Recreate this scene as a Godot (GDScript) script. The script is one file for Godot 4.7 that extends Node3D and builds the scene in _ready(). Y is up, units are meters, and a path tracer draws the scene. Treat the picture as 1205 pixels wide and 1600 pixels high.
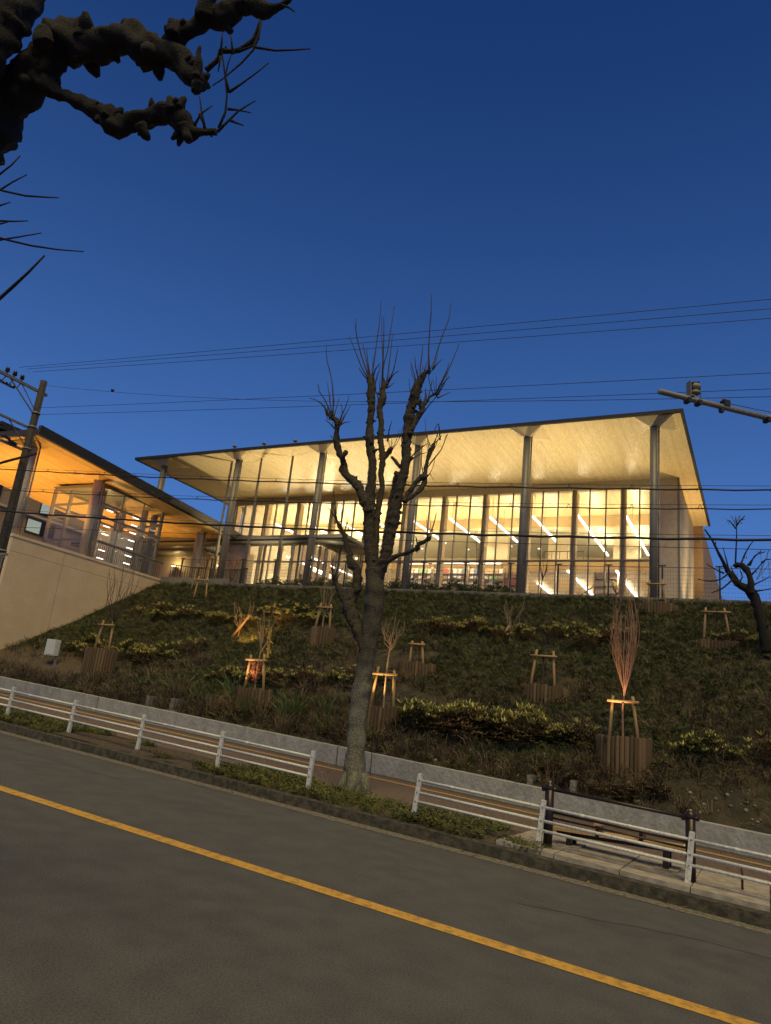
extends Node3D
# Dusk street below a glass-fronted hall on a planted bank. V(x, y, d): metres right of, above and in front of the eye.

const SLOPE := 0.0645   # the road falls to the right
var M := {}
var rng := RandomNumberGenerator.new()
var bumps := FastNoiseLite.new()
var taken := {}

func V(x: float, y: float, d: float) -> Vector3: return Vector3(x, y, -d)
func V4(x: float, y: float, d: float, r: float) -> Vector4: return Vector4(x, y, -d, r)
func lin(r: float, g: float, b: float) -> Color: return Color(r, g, b).linear_to_srgb()

# ---------- naming ----------
func numbered(called: String) -> String:
	var n: int = taken.get(called, 0)
	taken[called] = n + 1
	return called if n == 0 else "%s_%03d" % [called, n]

func thing(called: String, label: String, category: String, group := "") -> Node3D:
	var o := Node3D.new()
	o.name = numbered(called)
	add_child(o, true)
	mark(o, label, category, group)
	return o

func mark(o: Node, label: String, category: String, group := "") -> void:
	o.set_meta("label", label)
	o.set_meta("category", category)
	if group: o.set_meta("group", group)

func obj(called: String, st: SurfaceTool, m: Material, parent: Node = self) -> MeshInstance3D:
	st.generate_normals()
	return put(called, st.commit(), m, parent)

func put(called: String, mesh: Mesh, m: Material, parent: Node = self) -> MeshInstance3D:
	var o := MeshInstance3D.new()
	if parent == self: o.name = numbered(called)
	else:
		var k := 0
		var nm := called
		while parent.has_node(nm):
			k += 1
			nm = "%s_%03d" % [called, k]
		o.name = nm
	o.mesh = mesh
	o.material_override = m
	o.cast_shadow = GeometryInstance3D.SHADOW_CASTING_SETTING_ON
	parent.add_child(o, true)
	return o

# many alike pieces: a running number instead of a search
func piece(called: String, k: int, mesh: Mesh, m: Material, parent: Node, at := Transform3D()) -> MeshInstance3D:
	var o := MeshInstance3D.new()
	o.name = called if k == 0 else "%s_%03d" % [called, k]
	o.mesh = mesh
	o.material_override = m
	o.transform = at
	parent.add_child(o, true)
	return o

func struct(called: String, st: SurfaceTool, m: Material) -> MeshInstance3D:
	var o := obj(called, st, m)
	o.set_meta("kind", "structure")
	return o

func dup(root: Node3D, at: Vector3, turn: float, label: String, group := "") -> Node3D:
	var r: Node3D = root.duplicate()
	r.name = numbered(String(root.name).rstrip("_0123456789"))
	add_child(r, true)
	r.position = at
	r.rotation.y = turn
	r.set_meta("label", label)
	if group: r.set_meta("group", group)
	return r

# ---------- shapes ----------
func mb(flat := true) -> SurfaceTool:
	var s := SurfaceTool.new()
	s.begin(Mesh.PRIMITIVE_TRIANGLES)
	s.set_smooth_group(-1 if flat else 0)
	return s

func tri(s: SurfaceTool, a: Vector3, b: Vector3, c: Vector3) -> void:
	s.add_vertex(a); s.add_vertex(b); s.add_vertex(c)

func quad(s: SurfaceTool, a: Vector3, b: Vector3, c: Vector3, d: Vector3) -> void:
	tri(s, a, b, c); tri(s, a, c, d)

# eight corners: bottom ring p0..p3 then top ring p4..p7, both running the same way round
func hexa(s: SurfaceTool, p: Array) -> void:
	var c := Vector3.ZERO
	for v in p: c += v / 8.0
	for f in [[0, 1, 2, 3], [4, 5, 6, 7], [0, 1, 5, 4], [1, 2, 6, 5], [2, 3, 7, 6], [3, 0, 4, 7]]:
		var a: Vector3 = p[f[0]]
		var b: Vector3 = p[f[1]]
		var e: Vector3 = p[f[2]]
		var g: Vector3 = p[f[3]]
		var n := (a - e).cross(b - g)
		if n.dot((a + b + e + g) / 4.0 - c) > 0.0: quad(s, g, e, b, a)
		else: quad(s, a, b, e, g)

func box(s: SurfaceTool, c: Vector3, z: Vector3, b := Basis()) -> void:
	var p := []
	for y in [-0.5, 0.5]:
		for q in [[-0.5, -0.5], [0.5, -0.5], [0.5, 0.5], [-0.5, 0.5]]:
			p.append(c + b * Vector3(q[0] * z.x, y * z.y, q[1] * z.z))
	hexa(s, p)

# from corner to corner in (x, y, d)
func slab(s: SurfaceTool, x0: float, x1: float, y0: float, y1: float, d0: float, d1: float) -> void:
	box(s, V((x0 + x1) / 2.0, (y0 + y1) / 2.0, (d0 + d1) / 2.0), Vector3(absf(x1 - x0), absf(y1 - y0), absf(d1 - d0)))

func beam(s: SurfaceTool, a: Vector3, b: Vector3, w: float, h: float, up := Vector3.UP) -> void:
	var f := (b - a).normalized()
	var r := f.cross(up).normalized()
	var u := r.cross(f)
	box(s, (a + b) / 2.0, Vector3(w, h, a.distance_to(b)), Basis(r, u, -f))

# pts: Vector4 (place, radius); a rounded, slightly lumpy tube
func tube(s: SurfaceTool, pts: Array, sides := 8, lump := 0.0, freq := 3.0, cap := true) -> void:
	var n := pts.size()
	var rings := []
	var u := Vector3.ZERO
	for i in n:
		var p := Vector3(pts[i].x, pts[i].y, pts[i].z)
		var q: Vector4 = pts[mini(i + 1, n - 1)] - pts[maxi(i - 1, 0)]
		var t := Vector3(q.x, q.y, q.z).normalized()
		if u == Vector3.ZERO: u = t.cross(Vector3(0.31, 0.2, 0.93)).normalized()
		u = (u - t * u.dot(t)).normalized()
		var v := t.cross(u)
		var ring := []
		for k in sides:
			var a := TAU * k / sides
			var o := u * cos(a) + v * sin(a)
			var r: float = pts[i].w
			if lump > 0.0:
				var w := p * freq + o * r * freq * 1.5
				r *= 1.0 + lump * bumps.get_noise_3d(w.x * 10.0, w.y * 10.0, w.z * 10.0) * 2.0
			ring.append(p + o * r)
		rings.append(ring)
	for i in n - 1:
		for k in sides:
			var l := (k + 1) % sides
			quad(s, rings[i][k], rings[i + 1][k], rings[i + 1][l], rings[i][l])
	if cap:
		for k in range(1, sides - 1):
			tri(s, rings[n - 1][0], rings[n - 1][k + 1], rings[n - 1][k])
			tri(s, rings[0][0], rings[0][k], rings[0][k + 1])

func rod(s: SurfaceTool, a: Vector3, b: Vector3, r: float, sides := 8, r1 := -1.0) -> void:
	tube(s, [Vector4(a.x, a.y, a.z, r), Vector4(b.x, b.y, b.z, r if r1 < 0.0 else r1)], sides)

# smooth curve through the points, about one point each STEP metres
func curve(pts: Array, step := 0.08, lump := 0.0, seed_at := 0.0) -> Array:
	var o := []
	for i in pts.size() - 1:
		var a: Vector4 = pts[maxi(i - 1, 0)]
		var b: Vector4 = pts[i]
		var c: Vector4 = pts[i + 1]
		var e: Vector4 = pts[mini(i + 2, pts.size() - 1)]
		var n := maxi(1, int(Vector3(b.x - c.x, b.y - c.y, b.z - c.z).length() / step))
		for k in n:
			var t := float(k) / n
			var v: Vector4 = 0.5 * (2.0 * b + (c - a) * t + (2.0 * a - 5.0 * b + 4.0 * c - e) * t * t + (3.0 * b - a - 3.0 * c + e) * t * t * t)
			v.w = lerpf(b.w, c.w, t)
			v.w *= 1.0 + lump * bumps.get_noise_2d(seed_at * 97.0 + o.size() * step * 160.0, seed_at * 31.0)
			o.append(v)
	o.append(pts[-1])
	return o

func lathe(s: SurfaceTool, at: Vector3, prof: Array, sides := 16, b := Basis()) -> void:
	for i in prof.size() - 1:
		for k in sides:
			var a0 := TAU * k / sides
			var a1 := TAU * (k + 1) / sides
			var p := func(r: float, y: float, a: float) -> Vector3: return at + b * Vector3(r * cos(a), y, -r * sin(a))
			var r0: float = prof[i][0]
			var r1: float = prof[i + 1][0]
			if r0 > 0.0: tri(s, p.call(r0, prof[i][1], a0), p.call(r1, prof[i + 1][1], a1), p.call(r0, prof[i][1], a1))
			if r1 > 0.0: tri(s, p.call(r0, prof[i][1], a0), p.call(r1, prof[i + 1][1], a0), p.call(r1, prof[i + 1][1], a1))

# ---------- materials ----------
func noise_tex(seed_at: int, freq: float, a: Color, b: Color, size := 512, oct := 4, lo := 0.25, hi := 0.75) -> NoiseTexture2D:
	var f := FastNoiseLite.new()
	f.seed = seed_at
	f.frequency = freq
	f.fractal_octaves = oct
	var t := NoiseTexture2D.new()
	t.width = size
	t.height = size
	t.seamless = true
	t.noise = f
	var g := Gradient.new()
	g.offsets = PackedFloat32Array([lo, hi])
	g.colors = PackedColorArray([a, b])
	t.color_ramp = g
	return t

func normal_tex(seed_at: int, freq: float, strength := 6.0, oct := 4) -> NoiseTexture2D:
	var f := FastNoiseLite.new()
	f.seed = seed_at
	f.frequency = freq
	f.fractal_octaves = oct
	var t := NoiseTexture2D.new()
	t.width = 512
	t.height = 512
	t.seamless = true
	t.as_normal_map = true
	t.bump_strength = strength
	t.noise = f
	return t

func plain(c: Color, rough := 0.6, metal := 0.0) -> StandardMaterial3D:
	var m := StandardMaterial3D.new()
	m.albedo_color = c
	m.roughness = rough
	m.metallic = metal
	return m

# two tones of the same stuff, mottled, in world space; size = metres one texture covers
func mottled(a: Color, b: Color, rough: float, freq := 0.02, size := 2.0, seed_at := 1, bump := 0.0, nfreq := 0.05, world := true) -> StandardMaterial3D:
	var m := plain(Color.WHITE, rough)
	m.albedo_texture = noise_tex(seed_at, freq, a, b)
	m.uv1_triplanar = true
	m.uv1_world_triplanar = world
	m.uv1_scale = Vector3.ONE / size
	if bump > 0.0:
		m.normal_enabled = true
		m.normal_texture = normal_tex(seed_at + 50, nfreq, bump)
	return m

func glow(c: Color, e: float) -> StandardMaterial3D:
	var m := plain(Color(0.9, 0.9, 0.9))
	m.emission_enabled = true
	m.emission = c
	m.emission_energy_multiplier = e
	return m

# boards of a given width running along v, each with its own tone, fine grain and a dark joint
func board_image(w: int, h: int, boards: int, base: Color, spread: float, joint: float, seed_at: int) -> Image:
	var r := RandomNumberGenerator.new()
	r.seed = seed_at
	var n := FastNoiseLite.new()
	n.seed = seed_at
	n.frequency = 0.02
	var im := Image.create(w, h, false, Image.FORMAT_RGB8)
	var bw := w / boards
	for k in boards:
		var cut := r.randi_range(0, h - 1)
		var t0 := 1.0 + r.randf_range(-spread, spread)
		var t1 := 1.0 + r.randf_range(-spread, spread)
		for x in bw:
			for y in h:
				var t := t0 if y < cut else t1
				t *= 1.0 + 0.11 * n.get_noise_2d((k * bw + x) * 9.0, y * 0.6 + k * 300.0)
				if x == 0 or y == cut: t *= joint
				im.set_pixel(k * bw + x, y, Color(base.r * t, base.g * t, base.b * t))
	return im

func tex(im: Image) -> ImageTexture:
	return ImageTexture.create_from_image(im)

func make_materials() -> void:
	M.asphalt = mottled(lin(0.08, 0.079, 0.075), lin(0.1, 0.099, 0.093), 0.9, 0.01, 3.1, 3, 1.2, 0.4)
	M.asphalt.detail_enabled = true
	M.asphalt.detail_blend_mode = BaseMaterial3D.BLEND_MODE_MUL
	M.asphalt.detail_albedo = noise_tex(31, 0.3, Color(0.76, 0.76, 0.76), Color(1, 1, 1), 512, 2, 0.3, 0.6)
	M.asphalt.vertex_color_use_as_albedo = true
	M.crack = plain(lin(0.045, 0.044, 0.04), 0.95)
	M.gutter = mottled(lin(0.09, 0.08, 0.06), lin(0.2, 0.18, 0.14), 0.9, 0.03, 1.3, 4, 3.0)
	M.kerb = mottled(lin(0.03, 0.028, 0.02), lin(0.075, 0.066, 0.044), 0.95, 0.02, 1.6, 5, 2.0)
	M.soil = mottled(lin(0.045, 0.032, 0.018), lin(0.1, 0.075, 0.045), 0.95, 0.03, 1.5, 6, 8.0)
	M.bank = mottled(lin(0.02, 0.02, 0.009), lin(0.06, 0.045, 0.024), 0.95, 0.015, 4.0, 7, 8.0)
	M.walk = mottled(lin(0.09, 0.062, 0.045), lin(0.135, 0.095, 0.07), 0.9, 0.02, 1.2, 8, 2.0)
	M.tactile = mottled(lin(0.3, 0.19, 0.07), lin(0.42, 0.27, 0.1), 0.8, 0.05, 0.7, 9)
	M.pad = mottled(lin(0.24, 0.21, 0.165), lin(0.36, 0.32, 0.26), 0.85, 0.012, 1.7, 10, 1.5)
	M.concrete = mottled(lin(0.265, 0.26, 0.235), lin(0.33, 0.325, 0.3), 0.85, 0.012, 2.3, 11, 1.5)
	M.concrete.uv1_scale = Vector3(1.0 / 2.6, 1.0 / 4.5, 1.0 / 2.6)
	M.old_concrete = mottled(lin(0.12, 0.11, 0.09), lin(0.22, 0.2, 0.17), 0.9, 0.02, 1.0, 12, 3.0)
	M.yellow = mottled(lin(0.5, 0.27, 0.035), lin(0.62, 0.35, 0.05), 0.7, 0.04, 0.8, 13)
	M.yellow.detail_enabled = true
	M.yellow.detail_blend_mode = BaseMaterial3D.BLEND_MODE_MUL
	M.yellow.detail_albedo = noise_tex(131, 0.006, Color(0.8, 0.82, 0.9), Color(1, 1, 1), 1024, 6, 0.22, 0.42)
	M.white_paint = mottled(lin(0.48, 0.48, 0.45), lin(0.64, 0.64, 0.6), 0.45, 0.02, 0.6, 14)
	M.rust = mottled(lin(0.12, 0.07, 0.04), lin(0.4, 0.36, 0.32), 0.9, 0.06, 0.4, 151)
	M.white_paint.detail_enabled = true
	M.white_paint.detail_blend_mode = BaseMaterial3D.BLEND_MODE_MUL
	M.white_paint.detail_albedo = noise_tex(132, 0.03, Color(0.72, 0.64, 0.54), Color(1, 1, 1), 512, 5, 0.2, 0.36)
	M.brown_steel = plain(lin(0.03, 0.017, 0.012), 0.35, 0.3)
	M.brass = plain(lin(0.3, 0.22, 0.1), 0.4, 0.6)
	M.bench_wood = mottled(lin(0.36, 0.24, 0.1), lin(0.5, 0.35, 0.16), 0.6, 0.03, 0.5, 15)
	M.bark = mottled(lin(0.016, 0.013, 0.008), lin(0.075, 0.06, 0.036), 0.95, 0.02, 0.5, 16, 14.0, 0.03)  # street tree limbs, dark to paint in the lack of lamp light
	M.lamplit_bark = mottled(lin(0.07, 0.066, 0.05), lin(0.26, 0.25, 0.2), 0.95, 0.03, 0.6, 17, 8.0, 0.05)  # street tree trunk, pale as if lamplit; vertex colours darken its top
	M.lamplit_bark.vertex_color_use_as_albedo = true
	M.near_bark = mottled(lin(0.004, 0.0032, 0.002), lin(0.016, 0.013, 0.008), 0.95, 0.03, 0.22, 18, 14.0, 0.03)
	M.twig = plain(lin(0.045, 0.033, 0.022), 0.9)
	M.pale_twig = mottled(lin(0.16, 0.11, 0.07), lin(0.4, 0.29, 0.18), 0.85, 0.04, 0.3, 141)
	M.red_twig = mottled(lin(0.14, 0.085, 0.055), lin(0.34, 0.21, 0.14), 0.85, 0.04, 0.3, 140)
	M.stake = mottled(lin(0.24, 0.15, 0.06), lin(0.38, 0.25, 0.11), 0.8, 0.05, 0.4, 19, 2.0)
	M.log = mottled(lin(0.045, 0.028, 0.015), lin(0.1, 0.066, 0.034), 0.9, 0.05, 0.35, 20, 4.0)
	M.log_dark = mottled(lin(0.04, 0.026, 0.014), lin(0.09, 0.06, 0.034), 0.9, 0.05, 0.3, 120, 4.0)
	M.log_pale = mottled(lin(0.07, 0.046, 0.024), lin(0.15, 0.1, 0.055), 0.9, 0.05, 0.3, 121, 4.0)
	M.pole = mottled(lin(0.02, 0.016, 0.011), lin(0.045, 0.037, 0.026), 0.85, 0.02, 1.1, 21)
	M.galv = mottled(lin(0.14, 0.13, 0.1), lin(0.24, 0.22, 0.18), 0.55, 0.03, 0.5, 22)
	M.beige_metal = mottled(lin(0.2, 0.17, 0.1), lin(0.28, 0.24, 0.15), 0.6, 0.03, 0.3, 23)
	M.black = plain(lin(0.012, 0.011, 0.01), 0.6)
	M.insulator = plain(lin(0.03, 0.025, 0.02), 0.3)
	M.cable = plain(lin(0.01, 0.01, 0.011), 0.7)
	M.steel = plain(lin(0.3, 0.3, 0.28), 0.4, 0.8)
	M.column = mottled(lin(0.13, 0.12, 0.1), lin(0.17, 0.155, 0.13), 0.45, 0.02, 2.0, 24)
	M.edge_metal = plain(lin(0.045, 0.04, 0.032), 0.7)
	M.warm_column = mottled(lin(0.36, 0.3, 0.23), lin(0.42, 0.35, 0.27), 0.6, 0.02, 2.0, 124)
	M.dark_metal = plain(lin(0.016, 0.015, 0.014), 0.7, 0.0)
	M.mullion = plain(lin(0.19, 0.17, 0.13), 0.5, 0.2)
	M.fence = plain(lin(0.03, 0.026, 0.02), 0.5, 0.3)
	M.fence_wire = plain(lin(0.1, 0.09, 0.07), 0.5, 0.3)
	M.timber = mottled(lin(0.46, 0.32, 0.15), lin(0.56, 0.4, 0.2), 0.5, 0.03, 1.2, 25)
	var im := board_image(256, 512, 16, lin(0.57, 0.45, 0.26), 0.022, 0.93, 77)
	M.soffit = plain(Color.WHITE, 0.24)
	M.soffit.albedo_texture = tex(im)
	M.soffit.uv1_triplanar = true
	M.soffit.uv1_world_triplanar = true
	M.soffit.uv1_scale = Vector3(1.0 / 1.9, 1.0 / 4.0, 1.0 / 4.0)
	M.soffit.normal_enabled = true
	M.soffit.normal_texture = normal_tex(91, 0.03, 2.5, 3)
	M.canopy_wood = M.soffit.duplicate()
	M.canopy_wood.albedo_texture = tex(board_image(256, 512, 16, lin(0.55, 0.37, 0.14), 0.07, 0.8, 78))
	M.canopy_wood.roughness = 0.55
	M.render_wall = mottled(lin(0.6, 0.46, 0.28), lin(0.65, 0.5, 0.31), 0.85, 0.008, 5.0, 26, 0.5)
	M.white_wall = mottled(lin(0.6, 0.53, 0.38), lin(0.66, 0.58, 0.42), 0.8, 0.01, 4.0, 27)
	M.grey_ceiling = mottled(lin(0.44, 0.41, 0.31), lin(0.48, 0.45, 0.34), 0.7, 0.01, 3.0, 28)
	M.wall_panel = mottled(lin(0.46, 0.38, 0.27), lin(0.52, 0.43, 0.31), 0.6, 0.02, 3.0, 29)
	M.siding = mottled(lin(0.4, 0.36, 0.29), lin(0.5, 0.45, 0.37), 0.4, 0.02, 3.0, 30)
	M.floor = mottled(lin(0.3, 0.22, 0.13), lin(0.38, 0.28, 0.17), 0.4, 0.02, 2.0, 32)
	M.brick = mottled(lin(0.3, 0.19, 0.1), lin(0.38, 0.25, 0.14), 0.9, 0.03, 2.0, 33)
	var g := plain(Color(0.92, 0.97, 0.95, 0.07), 0.03)
	g.transparency = BaseMaterial3D.TRANSPARENCY_ALPHA
	g.metallic_specular = 0.2
	M.glass = g
	M.led = glow(Color(1.0, 0.97, 0.9), 1.3)
	M.warm_lamp = glow(Color(1.0, 0.85, 0.6), 0.25)
	M.dim_window = glow(Color(0.5, 0.8, 0.68), 0.04)
	M.paper = []
	for c in [[0.75, 0.72, 0.65], [0.6, 0.55, 0.45], [0.55, 0.08, 0.05], [0.7, 0.66, 0.55], [0.1, 0.22, 0.4], [0.75, 0.74, 0.72], [0.5, 0.3, 0.1], [0.25, 0.45, 0.15]]:
		M.paper.append(plain(lin(c[0], c[1], c[2]), 0.6))
	for spec in [["leaf_dark", 0.055, 0.058, 0.018], ["leaf_tip", 0.4, 0.37, 0.1], ["leaf_green", 0.06, 0.085, 0.02], ["leaf_brown", 0.11, 0.075, 0.035], ["leaf_red", 0.32, 0.1, 0.05], ["leaf_yellow", 0.4, 0.28, 0.05], ["grass", 1.0, 1.0, 1.0]]:
		var m := plain(lin(spec[1], spec[2], spec[3]), 0.7)
		m.cull_mode = BaseMaterial3D.CULL_DISABLED
		m.backlight_enabled = true
		m.backlight = lin(spec[1] * 0.35, spec[2] * 0.35, spec[3] * 0.35) if spec[0] != "grass" else lin(0.02, 0.02, 0.008)
		M[spec[0]] = m
	M.grass.vertex_color_use_as_albedo = true

# ---------- land ----------
func fall(x: float) -> float: return -SLOPE * clampf(x, -120.0, 120.0)
func top_y(x: float) -> float: return 5.55 - 0.017 * clampf(x, -60.0, 60.0)

func bank_y(x: float, d: float) -> float:
	var t := clampf((d - 16.85) / 12.75, 0.0, 1.0)
	var low := -1.27 + fall(x)
	var w := smoothstep(-13.0, -24.0, x)
	var left := maxf(t * 0.1, (t - 0.24) * 1.316)
	var s := lerpf(t + 0.03 * sin(PI * t), left, w)
	return lerpf(low, top_y(x), s) + bumps.get_noise_2d(x * 9.0, d * 9.0) * 0.16 * minf(1.0, 6.0 * t * (1.05 - t))

func land_y(x: float, d: float) -> float:
	if d < 16.85: return -2.4 + fall(x)
	if d < 29.6: return lerpf(-2.4 + fall(x), top_y(x) - 0.9, (d - 16.85) / 12.75)
	return top_y(x) - 0.9 - clampf((d - 75.0) * 0.05, 0.0, 9.0)

func strip(called: String, d0: float, d1: float, y: float, m: Material, x0 := -120.0, x1 := 120.0, thick := 0.0, rough := 0.0) -> MeshInstance3D:
	var s := mb()
	var n := int((x1 - x0) / 2.0)
	for i in n:
		var a := lerpf(x0, x1, float(i) / n)
		var b := lerpf(x0, x1, float(i + 1) / n)
		var wa := rough * bumps.get_noise_2d(a * 40.0, d0)
		var wb := rough * bumps.get_noise_2d(b * 40.0, d0)
		var ya := y + fall(a)
		var yb := y + fall(b)
		if thick > 0.0:
			hexa(s, [V(a, ya - thick, d0), V(b, yb - thick, d0), V(b, yb - thick, d1), V(a, ya - thick, d1), V(a, ya, d0), V(b, yb, d0), V(b, yb, d1), V(a, ya, d1)])
		else:
			quad(s, V(a, ya, d0 + wa), V(a, ya, d1), V(b, yb, d1), V(b, yb, d0 + wb))
	return struct(called, s, m)

func _ready() -> void:
	rng.seed = 4711
	bumps.seed = 12
	bumps.frequency = 0.02
	bumps.fractal_octaves = 3
	# camera
	var cam := Camera3D.new()
	cam.name = "camera"
	add_child(cam)
	cam.transform = Transform3D(Basis(Vector3(0.89257, 0.10333, -0.43892), Vector3(0.03312, 0.95573, 0.29236), Vector3(0.44970, -0.27549, 0.84963)).orthonormalized(), Vector3.ZERO)
	cam.fov = 69.42
	cam.near = 0.1
	cam.far = 3000.0
	cam.current = true
	# dusk sky
	var env := Environment.new()
	env.background_mode = Environment.BG_SKY
	var sky := Sky.new()
	var ps := ProceduralSkyMaterial.new()
	ps.sky_top_color = lin(0.005, 0.026, 0.12)
	ps.sky_horizon_color = lin(0.11, 0.29, 0.77)
	ps.sky_curve = 0.26
	ps.sky_energy_multiplier = 1.0
	ps.ground_bottom_color = lin(0.02, 0.03, 0.05)
	ps.ground_horizon_color = lin(0.06, 0.09, 0.16)
	ps.sun_angle_max = 1.0
	sky.sky_material = ps
	env.sky = sky
	env.background_energy_multiplier = 0.28
	env.tonemap_mode = Environment.TONE_MAPPER_LINEAR
	env.tonemap_exposure = 4.0
	env.sdfgi_enabled = true
	env.ssao_enabled = true
	env.ssil_enabled = true
	var we := WorldEnvironment.new()
	we.name = "world"
	we.environment = env
	add_child(we)
	# the broad warm light of the town and its street lamps, from behind the eye
	var sun := DirectionalLight3D.new()
	sun.name = "evening_light"
	sun.light_color = Color(1.0, 0.9, 0.62)
	sun.light_energy = 0.225
	sun.light_angular_distance = 40.0
	sun.shadow_enabled = true
	sun.sky_mode = DirectionalLight3D.SKY_MODE_LIGHT_ONLY
	add_child(sun)
	sun.basis = Basis.looking_at(Vector3(-0.28, -0.84, -0.47).normalized())
	make_materials()
	ground()
	retaining_walls()
	hall()
	canopy_and_plaza()
	street()
	poles_and_wires()
	bank_planting()
	trees()

func ground() -> void:
	# one sheet to the horizon
	var xs := [-900.0, -400.0, -200.0, -120.0, -80.0, -50.0, -30.0, -10.0, 10.0, 30.0, 60.0, 120.0, 200.0, 400.0, 900.0]
	var ds := [-500.0, -120.0, -40.0, -8.0, 8.0, 16.85, 20.0, 24.0, 29.6, 40.0, 75.0, 120.0, 200.0, 400.0, 900.0]
	var s := mb()
	for i in xs.size() - 1:
		for j in ds.size() - 1:
			quad(s, V(xs[i], land_y(xs[i], ds[j]), ds[j]), V(xs[i], land_y(xs[i], ds[j + 1]), ds[j + 1]), V(xs[i + 1], land_y(xs[i + 1], ds[j + 1]), ds[j + 1]), V(xs[i + 1], land_y(xs[i + 1], ds[j]), ds[j]))
	struct("ground", s, M.soil)
	road_surface()
	strip("gutter", 10.27, 10.57, -1.796, M.gutter, -120, 120, 0.0, 0.05)
	strip("road_line", 6.62, 6.83, -1.7955, M.yellow)
	strip("near_kerb", 1.2, 1.4, -1.64, M.kerb, -60, 60, 0.4)
	strip("near_pavement", -6.0, 1.2, -1.65, M.walk, -60, 60)
	# kerb with worn arris
	var k := mb()
	for i in 200:
		var a := -60.0 + i * 0.6
		var b := a + 0.6
		var j := 0.03 * bumps.get_noise_1d(i * 11.0)
		hexa(k, [V(a, -2.1 + fall(a), 10.56 + j), V(b, -2.1 + fall(b), 10.56 + j), V(b, -2.1 + fall(b), 10.76), V(a, -2.1 + fall(a), 10.76), V(a, -1.655 + fall(a), 10.585 + j), V(b, -1.655 + fall(b), 10.585 + j), V(b, -1.645 + fall(b), 10.76), V(a, -1.645 + fall(a), 10.76)])
	struct("kerb", k, M.kerb)
	# verge with uneven soil
	var g := mb(false)
	for i in 240:
		for j in 6:
			var p := []
			for q in [[0, 0], [0, 1], [1, 1], [1, 0]]:
				var x: float = -60.0 + (i + q[0]) * 0.5
				var d: float = 10.75 + (j + q[1]) * 0.285
				p.append(V(x, -1.65 + fall(x) + 0.05 * bumps.get_noise_2d(x * 40.0, d * 40.0) + 0.035 * sin(PI * (j + q[1]) / 6.0), d))
			quad(g, p[0], p[1], p[2], p[3])
	struct("verge_soil", g, M.soil)
	strip("pavement", 12.44, 16.0, -1.64, M.walk, -60, 60)
	strip("tactile_paving", 15.28, 15.52, -1.632, M.tactile, -60, 60)
	strip("wall_border", 16.0, 16.62, -1.66, M.soil, -60, 60)
	# bank
	var n := mb(false)
	var nx := 150
	var nd := 44
	for i in nx:
		for j in nd:
			var p := []
			for q in [[0, 0], [0, 1], [1, 1], [1, 0]]:
				var x: float = -32.0 + (i + q[0]) * 0.4
				var d: float = 16.8 + (j + q[1]) * 0.295
				p.append(V(x, bank_y(x, d), d))
			quad(n, p[0], p[1], p[2], p[3])
	struct("bank", n, M.bank)
	# level ground in front of the hall
	var t := mb()
	for i in 20:
		var a := -28.6 + i * 3.0
		var b := a + 3.0
		quad(t, V(a, top_y(a) - 0.03, 29.7), V(a, top_y(a) + 0.2, 60.0), V(b, top_y(b) + 0.2, 60.0), V(b, top_y(b) - 0.03, 29.7))
	struct("terrace_ground", t, M.old_concrete)

# asphalt with paler wheel tracks and a darker oily middle
func road_surface() -> void:
	var ds := []
	for i in 32: ds.append(1.4 + 9.16 * i / 31.0)
	var tone := func(x: float, d: float) -> Color:
		var l := fposmod(d - 2.9, 3.83) / 3.83
		var t := 1.0 + 0.07 * (exp(-pow((l - 0.26) / 0.12, 2.0)) + exp(-pow((l - 0.76) / 0.12, 2.0))) - 0.06 * exp(-pow((l - 0.5) / 0.1, 2.0))
		t *= 1.0 + 0.12 * bumps.get_noise_2d(x * 6.0, d * 22.0) + 0.1 * bumps.get_noise_2d(x * 30.0 + 500.0, d * 30.0)
		if d > 9.6: t *= 1.0 - 0.1 * (d - 9.6)
		return Color(t, t, t)
	var s := mb()
	for i in 180:
		var a := -60.0 + i * 0.667
		var b := a + 0.667
		for j in 31:
			var p := [[a, ds[j]], [a, ds[j + 1]], [b, ds[j + 1]], [b, ds[j]]]
			for k in [0, 1, 2, 0, 2, 3]:
				s.set_color(tone.call(p[k][0], p[k][1]))
				s.add_vertex(V(p[k][0], -1.80 + fall(p[k][0]), p[k][1]))
	struct("road", s, M.asphalt)
	# long straight repair cut and a few cracks
	var c := mb()
	for q in [[-14.0, 9.15, 8.95], [-2.4, 8.4, 9.9]]:
		var p := Vector2(q[0], q[1])
		for i in 26:
			var n := p + Vector2(0.16 + 0.08 * rng.randf(), (q[2] - q[1]) / 26.0 + rng.randf_range(-0.05, 0.05))
			var w := 0.006 + 0.005 * rng.randf()
			quad(c, V(p.x, -1.7972 + fall(p.x), p.y - w), V(p.x, -1.7972 + fall(p.x), p.y + w), V(n.x, -1.7972 + fall(n.x), n.y + w), V(n.x, -1.7972 + fall(n.x), n.y - w))
			p = n
	struct("road_crack", c, M.crack)

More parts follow.
